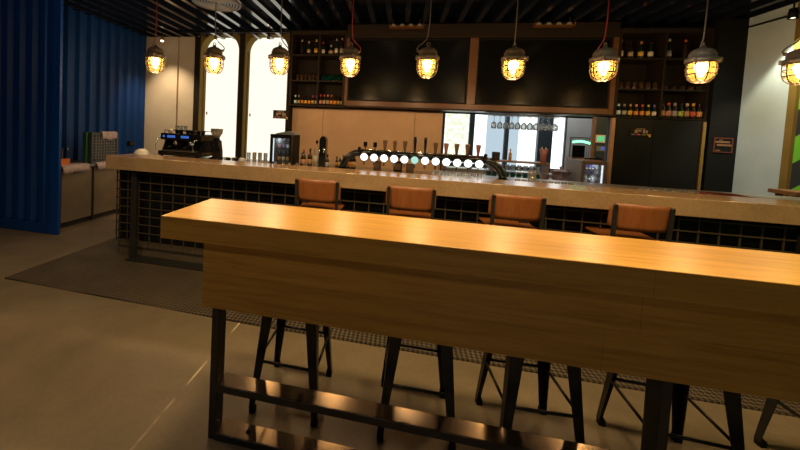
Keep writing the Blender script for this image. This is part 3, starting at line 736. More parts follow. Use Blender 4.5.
# ------------------------------------------------------------------ bottles and glasses on the racks
MESH = {}
def cached(key, fn, mat):
    k = (key, mat if isinstance(mat, str) else mat.name)
    if k not in MESH:
        MESH[k] = fn().mesh(key); MESH[k].materials.append(M[mat] if isinstance(mat, str) else mat)
    return MESH[k]
def spirit(kind):
    if kind == 'round': return [(0, 0), (.036, 0), (.038, .01), (.038, .16), (.030, .19), (.014, .215), (.013, .285), (0, .285)]
    if kind == 'tall': return [(0, 0), (.033, 0), (.035, .01), (.035, .20), (.026, .235), (.013, .26), (.012, .335), (0, .335)]
    if kind == 'squat': return [(0, 0), (.046, 0), (.048, .01), (.048, .11), (.040, .14), (.016, .16), (.015, .205), (0, .205)]
    return [(0, 0), (.029, 0), (.031, .008), (.031, .11), (.024, .14), (.013, .165), (.012, .205), (0, .205)]
DIM = {'round': (.038, .285, .05, .13), 'tall': (.035, .335, .05, .15), 'squat': (.048, .205, .03, .10), 'beer': (.031, .205, .03, .10)}
def bottle(kind, loc, glass, lab, cap, label, group, scale=1.0):
    r, h, l0, l1 = DIM[kind]
    o = thing('bottle', label, 'bottle', loc, 0, group); o.scale = (scale,)*3
    link('body', cached('bottle_body_' + kind, lambda: MB().lathe(spirit(kind), n=14), glass), None, o)
    rr = 0.014 if kind != 'squat' else .017
    if cap: link('cap', cached('bottle_cap_' + kind, lambda: MB().lathe([(0, h + .012), (rr+.003, h + .012), (rr+.003, h - .03), (rr-.003, h - .03)], n=12), cap), None, o)
    if lab: link('label', cached('bottle_label_' + kind, lambda: MB().lathe([(r - .001, l0), (r + .0015, l0), (r + .0015, l1), (r - .001, l1)], n=14), lab), None, o)
    return o
DG = colmat('dark_brown_glass', (.022, .012, .006), .12); CG = colmat('green_black_glass', (.008, .016, .010), .12)
GG = M['glass']; WH = colmat('paper_white', (.62, .56, .46), .6); TAN = colmat('paper_tan', (.42, .30, .17), .6); YEL = colmat('paper_yellow', (.60, .36, .04), .6)
GREYL = colmat('paper_grey', (.30, .28, .26), .6); RED = colmat('paper_red', (.50, .06, .03), .6); ORG = colmat('paper_orange', (.60, .22, .03), .6)
PNK = colmat('paper_salmon', (.48, .20, .14), .6); BLU = colmat('paper_blue', (.14, .10, .42), .6); LIM = colmat('paper_lime', (.38, .42, .04), .6); CYA = colmat('paper_pale_blue', (.55, .72, .74), .6); BRZ = colmat('paper_bronze', (.36, .20, .08), .6)
names = {WH.name: 'white', TAN.name: 'tan', YEL.name: 'yellow', GREYL.name: 'grey', RED.name: 'red', ORG.name: 'orange', PNK.name: 'salmon', BLU.name: 'violet', LIM.name: 'lime', CYA.name: 'pale blue', BRZ.name: 'bronze'}
def row(xs, y, z, specs, where, group):
    for i, (x, (kind, glass, lab, cap, sc)) in enumerate(zip(xs, specs)):
        lb = (names[lab.name] + '-labelled ') if lab else 'dark unlabelled '
        bottle(kind, (x, y, z), glass, lab, cap, '%sbottle, %s from the left %s' % (lb, ORD[i], where), group, sc)
row((-1.72, -1.60, -1.47, -1.335 - .02, -1.24 + .02, -1.13, -1.04, -0.985 + .0), 5.64, 2.77,
    [('tall', DG, None, GREYL, .78), ('round', CG, TAN, TAN, .82), ('round', DG, YEL, YEL, .92), ('round', CG, WH, RED, .80), ('squat', DG, TAN, GREYL, .85), ('tall', CG, WH, GREYL, .82), ('tall', DG, GREYL, TAN, .86), ('round', DG, TAN, None, .80)][:6] +
    [('tall', DG, GREYL, TAN, .86), ('round', DG, TAN, None, .70)], 'on the top shelf left of the screens', 'spirit bottles on the top left shelf')
row([-1.770 + i*.060 for i in range(7)], 5.56, 1.95,
    [('beer', CG, CYA, CYA, .72), ('beer', CG, TAN, GREYL, .72), ('beer', DG, ORG, DG, .72), ('beer', CG, YEL, CG, .72), ('beer', DG, ORG, DG, .72), ('beer', DG, YEL, RED, .72), ('beer', CG, WH, BLU, .72)], 'on the bottom shelf of the left half-rack', 'small bottles on the bottom left shelf')
row([-1.338 + i*.060 for i in range(7)], 5.56, 1.95,
    [('beer', DG, PNK, RED, .82), ('beer', DG, TAN, RED, .82), ('beer', DG, GREYL, GREYL, .82), ('beer', DG, ORG, RED, .82), ('beer', DG, ORG, DG, .82), ('beer', DG, BRZ, DG, .82), ('beer', CG, LIM, DG, .82)], 'on the bottom shelf nearest the left screen', 'small bottles next to the left screen')
row((2.97, 3.09, 3.215, 3.335, 3.55, 3.74), 5.62, 2.75,
    [('tall', DG, WH, WH, .80), ('round', DG, TAN, DG, .80), ('round', CG, YEL, ORG, .84), ('round', CG, WH, DG, .82), ('tall', CG, GREYL, WH, .82), ('tall', DG, None, RED, .80)], 'on the top shelf of the right rack', 'spirit bottles on the top right shelf')
row([2.965 + i*.072 for i in range(7)], 5.55, 1.945,
    [('beer', CG, CYA, CYA, .80), ('beer', CG, GREYL, GREYL, .80), ('beer', DG, YEL, BRZ, .80), ('beer', DG, ORG, PNK, .80), ('beer', DG, ORG, RED, .80), ('beer', CG, YEL, LIM, .80), ('beer', CG, WH, BLU, .80)], 'on the lower right rack, left half', 'small bottles bottom right rack left half')
row([3.495 + i*.071 for i in range(7)], 5.55, 1.945,
    [('beer', DG, BRZ, DG, .96), ('beer', DG, PNK, RED, .96), ('beer', DG, GREYL, GREYL, .96), ('beer', CG, LIM, DG, .96), ('beer', DG, BRZ, TAN, .96), ('beer', DG, RED, ORG, .96), ('beer', DG, ORG, DG, .96)], 'on the lower right rack, right half', 'small bottles bottom right rack right half')
def tumbler_mesh(r=.034, h=.12, t=.8):
    return MB().lathe([(0, 0), (r*t, 0), (r*t + .001, .003), (r, h), (r - .003, h), (r*t - .003, .012), (0, .012)], n=16)
def glass(key, loc, label, group, mat='glass', r=.034, h=.12, t=.8, up=True):
    o = link('drinking_glass', cached('tumbler_' + key, lambda: tumbler_mesh(r, h, t), mat), None); o.location = loc
    if not up: o.rotation_euler = (PI, 0, 0); o.location = (loc[0], loc[1], loc[2] + h)
    o['label'] = label; o['category'] = 'glass'; o['group'] = group
    return o
for i in range(6): glass('smoky', (-1.755 + i*.068, 5.58, 2.35), 'smoky drinking glass, %s from the left on the middle left shelf' % ORD[i], 'smoky glasses on the middle left shelf', 'amberglass', .025, .11, .8)
for i in range(7): glass('teal', (-1.325 + i*.058, 5.58, 2.35), 'teal drinking glass, %s from the left on the middle shelf by the screen' % ORD[i], 'teal glasses on the middle left shelf', 'tealglass', .026, .095, .85)
for i in range(6): glass('clear', (2.985 + i*.083, 5.58, 2.33), 'smoky drinking glass, %s from the left on the middle shelf over the cooler' % ORD[i], 'glasses on the middle right shelf', 'amberglass', .032, .105, .8)
for i in range(5): glass('low', (3.52 + i*.10, 5.58, 2.33), 'low dark drinking glass, %s from the left right of the rack divider' % ORD[i], 'low glasses on the middle right shelf', 'amberglass', .034, .055, .8)

# ------------------------------------------------------------------ beer tap bridge
t = thing('beer_tower', 'black bridge-shaped beer tower with a row of lit round tap badges', 'beer tap', (0.21, 4.0, 1.10))
t_x = [-0.40 + i*1.23/11 - 0.21 for i in range(12)]
part('bar', MB().tube([(-.66, 0, .205), (.68, 0, .205)], .036, 14), 'blackgloss', t)
part('top_rail', MB().tube([(-.66, 0, .243), (.68, 0, .243)], .008, 8), 'chrome', t)
for s, x0 in ((-1, -.66), (1, .68)):
    a = part('arched_foot', MB().tube([(x0, 0, .205), (x0 + s*.06, 0, .20), (x0 + s*.12, 0, .17), (x0 + s*.17, 0, .12), (x0 + s*.20, 0, .06), (x0 + s*.215, 0, 0)], .040, 14), 'blackgloss', t)
    part('end_knob', MB().lathe([(0, .04), (.014, .037), (.022, .020), (.014, .004), (.010, 0), (0, 0)], (x0 + s*.02, 0, .236), 12), 'black', a)
    part('flange', MB().lathe([(0, 0), (.062, 0), (.062, .012), (0, .012)], (x0 + s*.215, 0, 0), 18), 'black', a)
hk = ['tab', 'tab', 'wood', 'wood', 'wood', 'black', 'black', 'wood', 'wood', 'wood', 'wood', 'wood']
for i, x in enumerate(t_x):
    tp = part('tap', MB().tube([(x, -.03, .18), (x, -.062, .175), (x, -.070, .16), (x, -.072, .075)], .0095, 8), 'chrome', t)
    part('badge', MB().lathe([(0, -.100), (.040, -.100), (.046, -.094), (.046, -.080), (0, -.080)], (x, 0, .165), 24, 'y'), 'blackgloss', tp)
    part('badge_light', MB().lathe([(0, -.106), (.038, -.106), (.041, -.100), (0, -.100)], (x, 0, .165), 24, 'y'), 'tapglowgreen' if i == 5 else 'tapglow', tp)
    if hk[i] == 'tab':
        h = MB().tube([(x, -.01, .24), (x, -.012, .29)], .007).box(x - .021, x + .021, -.026, -.004, .28, .335)
        part('handle', h, 'blackgloss', tp)
    elif hk[i] == 'black':
        part('handle', MB().lathe([(0, 0), (.010, 0), (.013, .04), (.018, .16), (.013, .18), (0, .183)], (x, -.01, .24), 10), 'blackgloss', tp)
    else:
        h = MB().lathe([(0, 0), (.012, 0), (.015, .04), (.027, .125), (.024, .133), (0, .135)], (x, -.01, .235), 12)
        part('handle', h, 'pink' if i in (8, 11) else 'oldwood', tp)
t2 = thing('drip_tray', 'steel drip tray under the lit beer taps', 'tray', (0.21, 3.84, 1.10))
part('pan', MB().box(-.62, .64, -.08, .06, 0, .012), 'stainless', t2)
part('grille', MB().box(-.60, .62, -.065, -.05, .012, .02).box(-.60, .62, -.03, -.015, .012, .02).box(-.60, .62, .005, .02, .012, .02).box(-.60, .62, .035, .05, .012, .02), 'chrome', t2)
for i in range(8): glass('drip', (0.36 + i*.066, 3.80 + .02*(i % 2), 1.123), 'upturned clear glass, %s from the left below the right-hand beer taps' % ORD[i], 'upturned glasses under the taps', 'glass', .029, .055, .85)
for i, (x, w, h, mat, nm) in enumerate(((-.26, .09, .11, 'oldwood', 'brown'), (-.02, .10, .12, 'black', 'black'), (.12, .09, .10, 'oldwood', 'brown'))):
    c = thing('menu_stand', '%s menu block standing under the taps, %s from the left' % (nm, ORD[i]), 'menu stand', (x, 4.14, 1.10))
    part('block', MB().box(-w/2, w/2, -.02, .02, 0, h), mat, c, .003); part('card', MB().box(-w*.36, w*.36, -.023, -.02, h*.18, h*.85), colmat('card_brown', (.22, .12, .06)), c)
# bottles and drinks tower between fridge and taps
t = thing('water_tap_column', 'black round-topped drinks column left of the beer tower', 'tap', (-0.90, 4.0, 1.10))
prof = [(-.040, 0), (.040, 0), (.040, .32)] + [(.040*math.cos(a), .32 + .055*math.sin(a)) for a in [PI*k/10 for k in range(11)]] + [(-.040, .32)]
part('column', MB().prism(prof, -.05, .05, 'y'), 'blackgloss', t)
for x in (-.025, .03): part('spout', MB().tube([(x, -.05, .22), (x, -.10, .22), (x, -.11, .18)], .010), 'chrome', t)
part('base', MB().lathe([(0, 0), (.075, 0), (.075, .012), (0, .012)]), 'black', t)
for i, (x, y, kind, gl, lab, cap, sc) in enumerate(((-1.115, 3.92, 'round', DG, PNK, RED, .72), (-1.045, 3.95, 'round', DG, BRZ, DG, .75), (-0.985, 4.02, 'tall', GG, WH, DG, .92), (-0.835, 3.95, 'beer', DG, GREYL, DG, .75), (-1.19, 4.12, 'beer', DG, TAN, DG, .70))):
    bottle(kind, (x, y, 1.10), gl, lab, cap, '%s-labelled bottle by the black column, %s from the left' % (names[lab.name], ('second', 'third', 'fourth', 'fifth', 'first')[i]), 'bottles beside the drinks column', sc)
for i in range(6):
    x = -0.76 + i*.045
    bottle('beer', (x, 4.16 - .02*i, 1.10), DG, (BRZ, YEL, TAN, GREYL, ORG, BRZ)[i], (DG, TAN, DG, GREYL, DG, TAN)[i], '%s-labelled small bottle left of the beer tower, %s in its row' % (('bronze', 'yellow', 'tan', 'grey', 'orange', 'bronze')[i], ORD[i]), 'small bottles left of the beer tower', .6 + .06*i)

# ------------------------------------------------------------------ small drinks fridge by the window
def drinks_fridge(loc, w, d, h, body, frame, label, light):
    f = thing('drinks_fridge', label, 'fridge', loc)
    b = MB().box(-w/2, -w/2 + .02, 0, d, 0, h).box(w/2 - .02, w/2, 0, d, 0, h).box(-w/2 + .02, w/2 - .02, 0, d, 0, .03).box(-w/2 + .02, w/2 - .02, 0, d, h - .03, h).box(-w/2 + .02, w/2 - .02, d - .02, d, .03, h - .03)
    part('body', b, body, f)
    fr = MB().box(-w/2, w/2, -.03, 0, 0, .035).box(-w/2, w/2, -.03, 0, h - .045, h).box(-w/2, -w/2 + .03, -.03, 0, .035, h - .045).box(w/2 - .03, w/2, -.03, 0, .035, h - .045)
    dr = part('door_frame', fr, frame, f, .003)
    part('door_glass', MB().box(-w/2 + .03, w/2 - .03, -.018, -.014, .035, h - .045), 'glass', dr)
    part('shelf', MB().box(-w/2 + .022, w/2 - .022, .02, d - .03, h*.47, h*.47 + .008), 'blacksteel', f)
    part('light_strip', MB().box((w/2 - .036) if light > 0 else (-w/2 + .022), (w/2 - .022) if light > 0 else (-w/2 + .030), .015, .030, .04, h - .05), 'coollight', f)
    return f
drinks_fridge((-1.395, 3.92, 1.10), .27, .30, .37, 'black', 'blackgloss', 'small black glass-door fridge of bottles in front of the arched window', -1)
t = thing('bar_mat', 'folded grey bar mat lying on the small black fridge', 'mat', (-1.37, 4.05, 1.47))
part('sheet', MB().prism([(-.12, 0), (.12, 0), (.11, .030), (.02, .038), (-.10, .012)], -.11, .10, 'y'), 'grey', t)
for lv, (zz, cols) in enumerate(((1.135, (ORG, CYA, YEL)), (1.285, (PNK, BLU, CYA)))):
    for i in range(3):
        bottle('beer', (-1.455 + i*.055, 4.02, zz), GG, cols[i], GREYL, '%s-labelled bottle inside the black fridge, %s shelf' % (names[cols[i].name], ('lower', 'upper')[lv]), 'bottles in the black fridge', .62)

# ------------------------------------------------------------------ coffee corner
t = thing('espresso_machine', 'black two-group espresso machine with blue displays on the left of the bar', 'coffee machine', (-2.735, 3.92, 1.10)); t.scale = (.92, .95, 1)
part('base', MB().box(-.32, .32, -.05, .44, 0.03, .085), 'blackgloss', t, .008)
part('back_body', MB().box(-.28, .28, .20, .44, .085, .30), 'blackgloss', t, .01)
part('side_panel', MB().prism([(.0, .085), (.44, .085), (.44, .30), (.02, .30), (.06, .2)], .27, .30, 'x'), 'black', t)
part('side_panel', MB().prism([(.0, .085), (.44, .085), (.44, .30), (.02, .30), (.06, .2)], -.30, -.27, 'x'), 'black', t)
hd = part('head', MB().box(-.31, .31, -.02, .44, .225, .31), 'blackgloss', t, .012)
for x in (-.14, .07): part('display', MB().box(x - .06, x + .06, -.024, -.02, .255, .285), 'bluedisplay', hd)
part('button', MB().box(-.27, -.24, -.024, -.02, .258, .282), 'bluedisplay', hd)
for x in (-.12, .12):
    gh = part('group_head', MB().lathe([(0, .235), (.042, .235), (.042, .17), (.030, .16), (0, .16)], (x, .06, 0), 16), 'chrome', t)
    part('portafilter', MB().lathe([(0, .165), (.036, .165), (.034, .13), (.012, .118), (0, .118)], (x, .06, 0), 16).tube([(x, .03, .150), (x + .01, -.06, .145), (x + .015, -.13, .138)], .012), 'black', gh)
for x in (-.30, .27): part('steam_wand', MB().tube([(x, .0, .26), (x - .03, -.05, .24), (x - .045, -.07, .16), (x - .03, -.08, .09)], .006), 'chrome', t)
part('drip_tray', MB().box(-.26, .26, -.06, .20, .085, .095), 'stainless', t)
part('cup_rail', MB().box(-.28, .28, .02, .03, .345, .352).box(-.28, .28, .40, .41, .345, .352).box(-.28, -.272, .02, .41, .345, .352).box(.272, .28, .02, .41, .345, .352).box(-.28, -.272, .02, .03, .31, .345).box(.272, .28, .02, .03, .31, .345), 'chrome', t)
for x in (-.28, .28):
    for y in (-.02, .40): part('foot', MB().lathe([(0, 0), (.022, 0), (.020, .03), (0, .03)], (x, y, 0), 12), 'black', t)
for i in range(7):
    x = -2.95 + i*.078
    o = solo('espresso_cup', MB().lathe([(0, 0), (.022, 0), (.032, .05), (.029, .05), (.020, .006), (0, .006)], n=14), 'black' if i else 'white',
             '%s espresso cup on the espresso machine, %s from the left' % ('black' if i else 'white', ORD[i]), 'cup', (x, 4.0 + .03*(i % 2), 1.41), group='cups on the espresso machine')
for i in range(3): glass('onmachine', (-2.96 + i*.062, 4.15, 1.41), 'clear glass on top of the espresso machine, %s from the left' % ORD[i], 'glasses on the espresso machine', 'glass', .026, .10, .8)
t = thing('coffee_grinder', 'black coffee grinder with a pale bean hopper beside the espresso machine', 'grinder', (-2.295, 3.98, 1.10))
part('body', MB().prism([(-.06, 0), (.10, 0), (.10, .10), (.06, .25), (-.02, .25), (-.03, .20), (.02, .12), (.02, .04), (-.06, .03)], -.055, .055, 'x'), 'blackgloss', t, .006)
part('collar', MB().lathe([(0, .25), (.045, .25), (.035, .285), (0, .285)], (0, .03, 0), 16), 'black', t)
h = part('hopper', MB().lathe([(.030, .283), (.036, .283), (.070, .34), (.076, .385), (.073, .385), (.066, .34), (.032, .285)], (0, .03, 0), 20), 'hopper', t)
part('beans', MB().lathe([(0, .287), (.030, .287), (.046, .312), (0, .318)], (0, .03, 0), 18), 'oldwood', h)
part('lid', MB().lathe([(0, .398), (.074, .396), (.078, .385), (0, .385)], (0, .03, 0), 20), 'grey', h)
part('spout', MB().tube([(0, -.02, .19), (0, -.07, .17)], .016), 'black', t)
t = solo('bowl', MB().lathe([(0, .098), (.035, .095), (.070, .075), (.092, .035), (.098, 0), (.092, 0), (.065, .070), (.03, .088), (0, .090)], n=24), 'white', 'upturned white bowl on the wash-up side at the left end of the bar', 'bowl', (-3.20, 3.80, 1.10))
solo('counter_ledge', MB().box(-3.34, -3.12, 3.64, 4.36, 1.06, 1.10), 'slab', 'short concrete ledge at the left end of the bar under the white bowl', 'ledge')
rnd = random.Random(8)
for i in range(6):
    x = -2.15 + i*.052
    solo('cup', MB().lathe([(0, 0), (.022, 0), (.032, .055), (.029, .055), (.020, .006), (0, .006)], n=14), ('black', 'white', 'black', 'oldwood', 'black', 'white')[i],
         '%s cup on the bar right of the grinder, %s from the left' % (('black', 'white', 'black', 'brown', 'black', 'white')[i], ORD[i]), 'cup', (x, 3.86 + .05*(i % 2), 1.10), group='cups right of the grinder')
for i in range(7): glass('row', (-1.80 + i*.036, 3.90 + .09*(i % 2), 1.10), 'clear drinking glass, %s from the left between the grinder and black fridge' % ORD[i], 'glasses in front of the window', 'glass', .024, .13, .82)
for i in range(9): glass('shot', (-1.72 + i*.085, 3.68 + .02*(i % 3), 1.10), 'tiny shot glass, %s from the left along the bar by the black fridge' % ORD[i], 'shot glasses on the bar', 'glass', .018, .062, .8)

# ------------------------------------------------------------------ back counter and pass-through to the rear room
t = thing('back_counter', 'dark back counter below the bright opening with open glass shelves', 'counter', (1.65, 5.55, 0))
part('top', MB().box(-1.02, 1.18, -.40, .35, .94, .97), 'oldwood', t)
part('body', MB().box(-1.02, 1.18, -.38, .33, 0, .94), 'black', t)
l = part('ledge', MB().box(-1.0, .52, .05, .32, 1.195, 1.22), 'oldwood', t)
for x in (-1.0, -.25, .50): part('bracket', MB().box(x, x + .02, .06, .31, .97, 1.195), 'oldwood', t)
for r_, (z, mat, n_) in enumerate(((.972, 'tealglass', 9), (1.09, 'glass', 9))):
    if r_ == 1:
        solo('glass_shelf', MB().box(.68, 2.12, 5.36, 5.56, 1.078, 1.088), 'glass', 'thin clear shelf carrying a row of glasses under the brown ledge', 'shelf')
    for i in range(n_):
        glass('back%d' % r_, (1.30 + i*.083, 5.46, z if r_ == 0 else 1.089), '%s glass under the brown ledge, %s from the left in the %s row' % (('teal', 'clear')[r_], ORD[i], ('lower', 'upper')[r_]), ('lower', 'upper')[r_] + ' glasses under the ledge', mat, .032, .085, .85)
o = solo('mug', MB().lathe([(0, 0), (.040, 0), (.042, .12), (.038, .12), (.036, .012), (0, .012)], n=18).ring((.058, 0, .062), .032, .006, 16, 6, 'y'), 'glass', 'clear handled glass mug standing on the bar right of the beer tower', 'mug', (1.42, 4.10, 1.10))
for i in range(9): glass('lowrow', (1.16 + i*.06, 3.72, 1.10), 'low clear glass, %s from the left on the bar right of the taps' % ORD[i], 'low glasses right of the taps', 'glass', .026, .055, .85)
t = thing('speaker_box', 'small black box on the brown ledge below the hanging glasses', 'box', (1.45, 5.72, 1.22)); part('case', MB().box(-.05, .05, -.04, .04, 0, .12), 'black', t, .006); part('grille', MB().box(-.04, .04, -.044, -.04, .015, .105), 'blacksteel', t)
bottle('round', (1.66, 5.74, 1.22), colmat('amber_glass', (.45, .20, .04), .12), TAN, ORG, 'amber bottle standing on the brown ledge right of the black box', 'ledge bottle', .6)
t = thing('straw_holder', 'pink flared straw holder on the brown ledge by the grey fridge', 'holder', (2.12, 5.72, 1.22))
part('cup', MB().lathe([(0, 0), (.040, 0), (.040, .12), (.058, .20), (.052, .20), (.034, .12), (.034, .01), (0, .01)], n=18), 'pink', t)
part('straws', MB().tube([(-.01, 0, .02), (-.03, 0, .235)], .006).tube([(.012, .01, .02), (.03, .01, .23)], .006), 'white', t)
t = thing('ice_bucket', 'smoky tub heaped with ice between the glasses and the grey fridge', 'ice bucket', (2.20, 5.30, .97))
part('tub', MB().lathe([(0, 0), (.075, 0), (.085, .01), (.125, .17), (.120, .17), (.080, .015), (0, .015)], n=20, smooth=True), 'tubglass', t)
ic = MB(); r_ = random.Random(3)
for k in range(26):
    a = r_.uniform(0, 6.28); q = r_.uniform(0, .095); z = .155 + r_.uniform(0, .075)*(1 - q/.15); s_ = r_.uniform(.012, .02)
    ic.lathe([(0, -s_), (s_*.8, -s_*.6), (s_, 0), (s_*.8, s_*.6), (0, s_)], (q*math.cos(a), q*math.sin(a), z), 6, smooth=False)
io = part('ice', ic, 'ice', t); io['kind'] = 'stuff'
drinks_fridge((2.53, 5.17, .97), .29, .38, .34, 'grey', 'fridgeframe', 'grey drinks fridge with cans behind glass at the right of the opening', 1)
for lv, zz in enumerate((1.004, 1.138)):
    for i in range(5 if lv else 4):
        cols = (BLU, BLU, BLU, BLU, CYA) if lv else (CYA, CYA, DG, GREYL)
        c = thing('drink_can', '%s can in the grey fridge, %s from the left on the %s shelf' % ({BLU.name: 'blue', CYA.name: 'pale blue', DG.name: 'dark', GREYL.name: 'grey'}[cols[i].name], ORD[i], ('lower', 'upper')[lv]), 'can', (2.432 + i*.043, 5.24, zz), 0, 'cans in the grey fridge')
        link('body', cached('can_body', lambda: MB().lathe([(0, 0), (.017, 0), (.019, .006), (.019, .112), (.015, .12), (0, .12)], n=14), cols[i]), None, c)
        link('band', cached('can_band', lambda: MB().lathe([(.0192, .045), (.0197, .045), (.0197, .078), (.0192, .078)], n=14), 'chrome'), None, c)
t = thing('cable_heap', 'dark heap of bar tools lying on the grey fridge', 'tools', (2.60, 5.36, 1.31))
part('tray', MB().box(-.14, .08, -.10, .10, 0, .012), 'oldwood', t)
part('tongs', MB().tube([(-.10, -.02, .02), (.02, .0, .03), (.10, .02, .022)], .009).tube([(-.02, .05, .018), (.06, -.03, .04), (.09, -.06, .02)], .012).tube([(.0, -.06, .02), (.05, .02, .045), (.08, .05, .02)], .010), 'black', t)
# hanging wine glasses under the joinery
t = thing('glass_rail', 'dark hanging rail for stem glasses under the screen joinery', 'rail', (1.80, 5.66, 1.92))
part('plate', MB().box(-.55, .50, -.14, .14, -.014, 0), 'blacksteel', t)
rails = MB()
for k in range(10): rails.tube([(-.45 + k*.092 - .035, -.13, -.022), (-.45 + k*.092 - .035, .13, -.022)], .004, 6)
part('runner', rails, 'chrome', t)
def wine(): return MB().lathe([(0, 0), (.034, -.001), (.034, -.004), (.006, -.008), (.0045, -.02), (.0045, -.085), (.012, -.095), (.034, -.120), (.038, -.150), (.033, -.195), (.0315, -.195), (.036, -.150), (.032, -.122), (.008, -.098), (0, -.096)], n=16)
for rw, yy in enumerate((5.60, 5.72)):
    for i in range(11):
        o = link('wine_glass', cached('wine', wine, 'glass'), None); o.location = (1.36 + i*.084 + .03*rw, yy, 1.896)
        o['label'] = 'upside-down stem glass, %s from the left in the %s hanging row' % (ORD[i], ('front', 'rear')[rw]); o['category'] = 'glass'; o['group'] = 'stem glasses hanging from the rail'
# rear room seen through the opening
struct('wall_far', MB().box(-0.2, 5.2, 7.62, 7.72, 0, 0.98).box(-0.2, 5.2, 7.62, 7.72, 2.5, CZ).box(3.20, 5.2, 7.60, 7.72, .98, 2.5).box(-.2, .80, 7.62, 7.72, .98, 2.5), 'greywall')
struct('wall_right.002', MB().box(5.1, 5.2, 5.95, 7.7, 0, CZ), 'greywall')
struct('wall_left.002', MB().box(-.2, -.1, 5.95, 7.7, 0, CZ), 'greywall')
fr = struct('window_3', MB().box(1.375, 1.47, 7.56, 7.68, .98, 2.5).box(2.06, 2.135, 7.56, 7.68, .98, 2.5).box(2.67, 2.93, 7.54, 7.68, .98, 2.5).box(.78, .88, 7.56, 7.68, .98, 2.5).box(3.175, 3.195, 7.60, 7.68, .98, 2.5).box(.78, 3.22, 7.56, 7.68, .95, 1.0).box(2.78, 2.80, 7.53, 7.54, .98, 2.5), 'darkframe')
for a, b, mt_ in ((.88, 1.375, 'paneleaf'), (1.47, 1.72, 'paneout'), (1.72, 2.06, 'paneblue'), (2.135, 2.34, 'paneblue'), (2.34, 2.67, 'paneout'), (2.93, 3.17, 'paneout')):
    part('pane', MB().box(a, b, 7.64, 7.66, 1.0, 2.5), mt_, fr)
t = thing('neon_sign', 'green glowing arched neon sign on a wire panel in the rear room', 'neon sign', (2.97, 6.5, 1.30))
part('neon_tube', MB().tube([(-.14 + .28*k/12, -.02, .235 + .035*math.sin(PI*(.15 + .85*k/12))) for k in range(13)], .018, 8), 'neon', t)
part('frame', MB().box(-.17, .17, 0, .012, .325, .337).box(-.17, -.158, 0, .012, 0, .325).box(.158, .17, 0, .012, 0, .325), 'blacksteel', t)
wp = MB()
for k in range(11): wp.box(-.15 + k*.03, -.147 + k*.03, .004, .007, 0, .325)
for k in range(10): wp.box(-.158, .158, .004, .007, .02 + k*.032, .023 + k*.032)
part('wire_panel', wp, 'blacksteel', t)
part('chalkboard', MB().box(-.13, .05, -.015, 0, .0, .20), 'black', t)
part('stand', MB().box(-.17, .17, -.10, .10, -1.30, 0), 'oldwood', t)
struct('trim_9', MB().box(2.645, 2.68, 5.5, 5.54, .97, 1.92), 'oldwood')

# ------------------------------------------------------------------ things at the right end
t = thing('side_shelf', 'brown wooden shelf by the green striped wall at the right edge', 'shelf', (4.18, 4.50, 1.10)); part('board', MB().box(-.13, .14, -.06, .22, 0, .045), 'oldwood', t, .004); part('support', MB().box(.10, .135, -.05, -.01, -1.10, 0).box(.10, .135, .12, .16, -1.10, 0).box(-.11, -.075, .12, .16, -1.10, 0).box(-.11, -.075, -.05, -.01, -1.10, 0), 'blacksteel', t)
t = thing('tray', 'low dark red tray lying on the bar in front of the cooler', 'tray', (3.03, 3.90, 1.10)); part('rim', MB().box(-.14, .14, -.10, -.09, 0, .03).box(-.14, .14, .09, .10, 0, .03).box(-.14, -.13, -.09, .09, 0, .03).box(.13, .14, -.09, .09, 0, .03), 'redtray', t); part('base', MB().box(-.13, .13, -.09, .09, 0, .006), 'redtray', t)
for i in range(7): glass('far', (2.28 + i*.065, 3.80 + .03*(i % 2), 1.10), 'low clear glass, %s from the left on the bar before the cooler' % ORD[i], 'low glasses before the cooler', 'glass', .024, .045, .85)

# ------------------------------------------------------------------ ceiling fittings
t = thing('ceiling_diffuser', 'round spiral metal ceiling fitting above the left windows', 'ceiling fitting', (-2.50, 4.25, 3.14))
part('rim', MB().ring((0, 0, .02), .30, .018, 40, 8), 'castmetal', t)
sp_ = MB()
for k in range(7): sp_.ring((0, 0, .015), .04 + k*.037, .009, 36, 6)
part('rings', sp_, 'stainless', t)
part('plate', MB().lathe([(0, .035), (.295, .035), (.295, .045), (0, .045)], n=40), 'darkwood', t)
part('stem', MB().tube([(0, 0, .045), (0, 0, .112)], .03), 'blacksteel', t)
for i, cx in enumerate((-0.02, 1.965)):
    t = thing('spot_bar', 'dark four-bulb spot bar on the ceiling above the %s screen' % ('left', 'right')[i], 'ceiling light', (cx, 5.30, 3.12))
    part('tray', MB().box(-.25, .25, -.05, .05, 0, .014).box(-.25, -.24, -.05, .05, .014, .05).box(.24, .25, -.05, .05, .014, .05), 'surround', t)
    part('hanger', MB().box(-.20, -.19, -.005, .005, .014, .132).box(.19, .20, -.005, .005, .014, .132), 'blacksteel', t)
    for k in range(4): part('bulb', MB().lathe([(0, .058), (.022, .056), (.034, .03), (.034, .014), (0, .014)], (-.19 + k*.127, 0, 0), 12), 'dimbulb', t)
t = thing('track_rail', 'thin black spotlight rail along the ceiling edge above the windows', 'rail', (-3.08, 5.82, 3.215))
part('track', MB().box(-1.10, 1.06, -.015, .015, 0, .03), 'black', t)
for i, x in enumerate((-4.64, -3.51, -2.46)):
    s_ = thing('spotlight', 'small spotlight on the window rail, %s from the left' % ORD[i], 'spotlight', (x, 5.97, 3.12), 0, 'spotlights above the windows')
    part('housing', MB().lathe([(0, .09), (.024, .09), (.030, .0), (.026, .0), (.022, .05), (0, .05)], n=16), 'castmetal', s_)
    part('lens', MB().lathe([(0, .022), (.025, .020), (.027, -.008), (.018, -.022), (0, -.027)], n=16), 'spotbulb', s_)
    part('arm', MB().tube([(0, 0, .09), (0, 0, .128)], .008), 'black', s_)
s_ = thing('spotlight', 'small spotlight washing the white wall at the right edge', 'spotlight', (4.13, 4.74, 3.02))
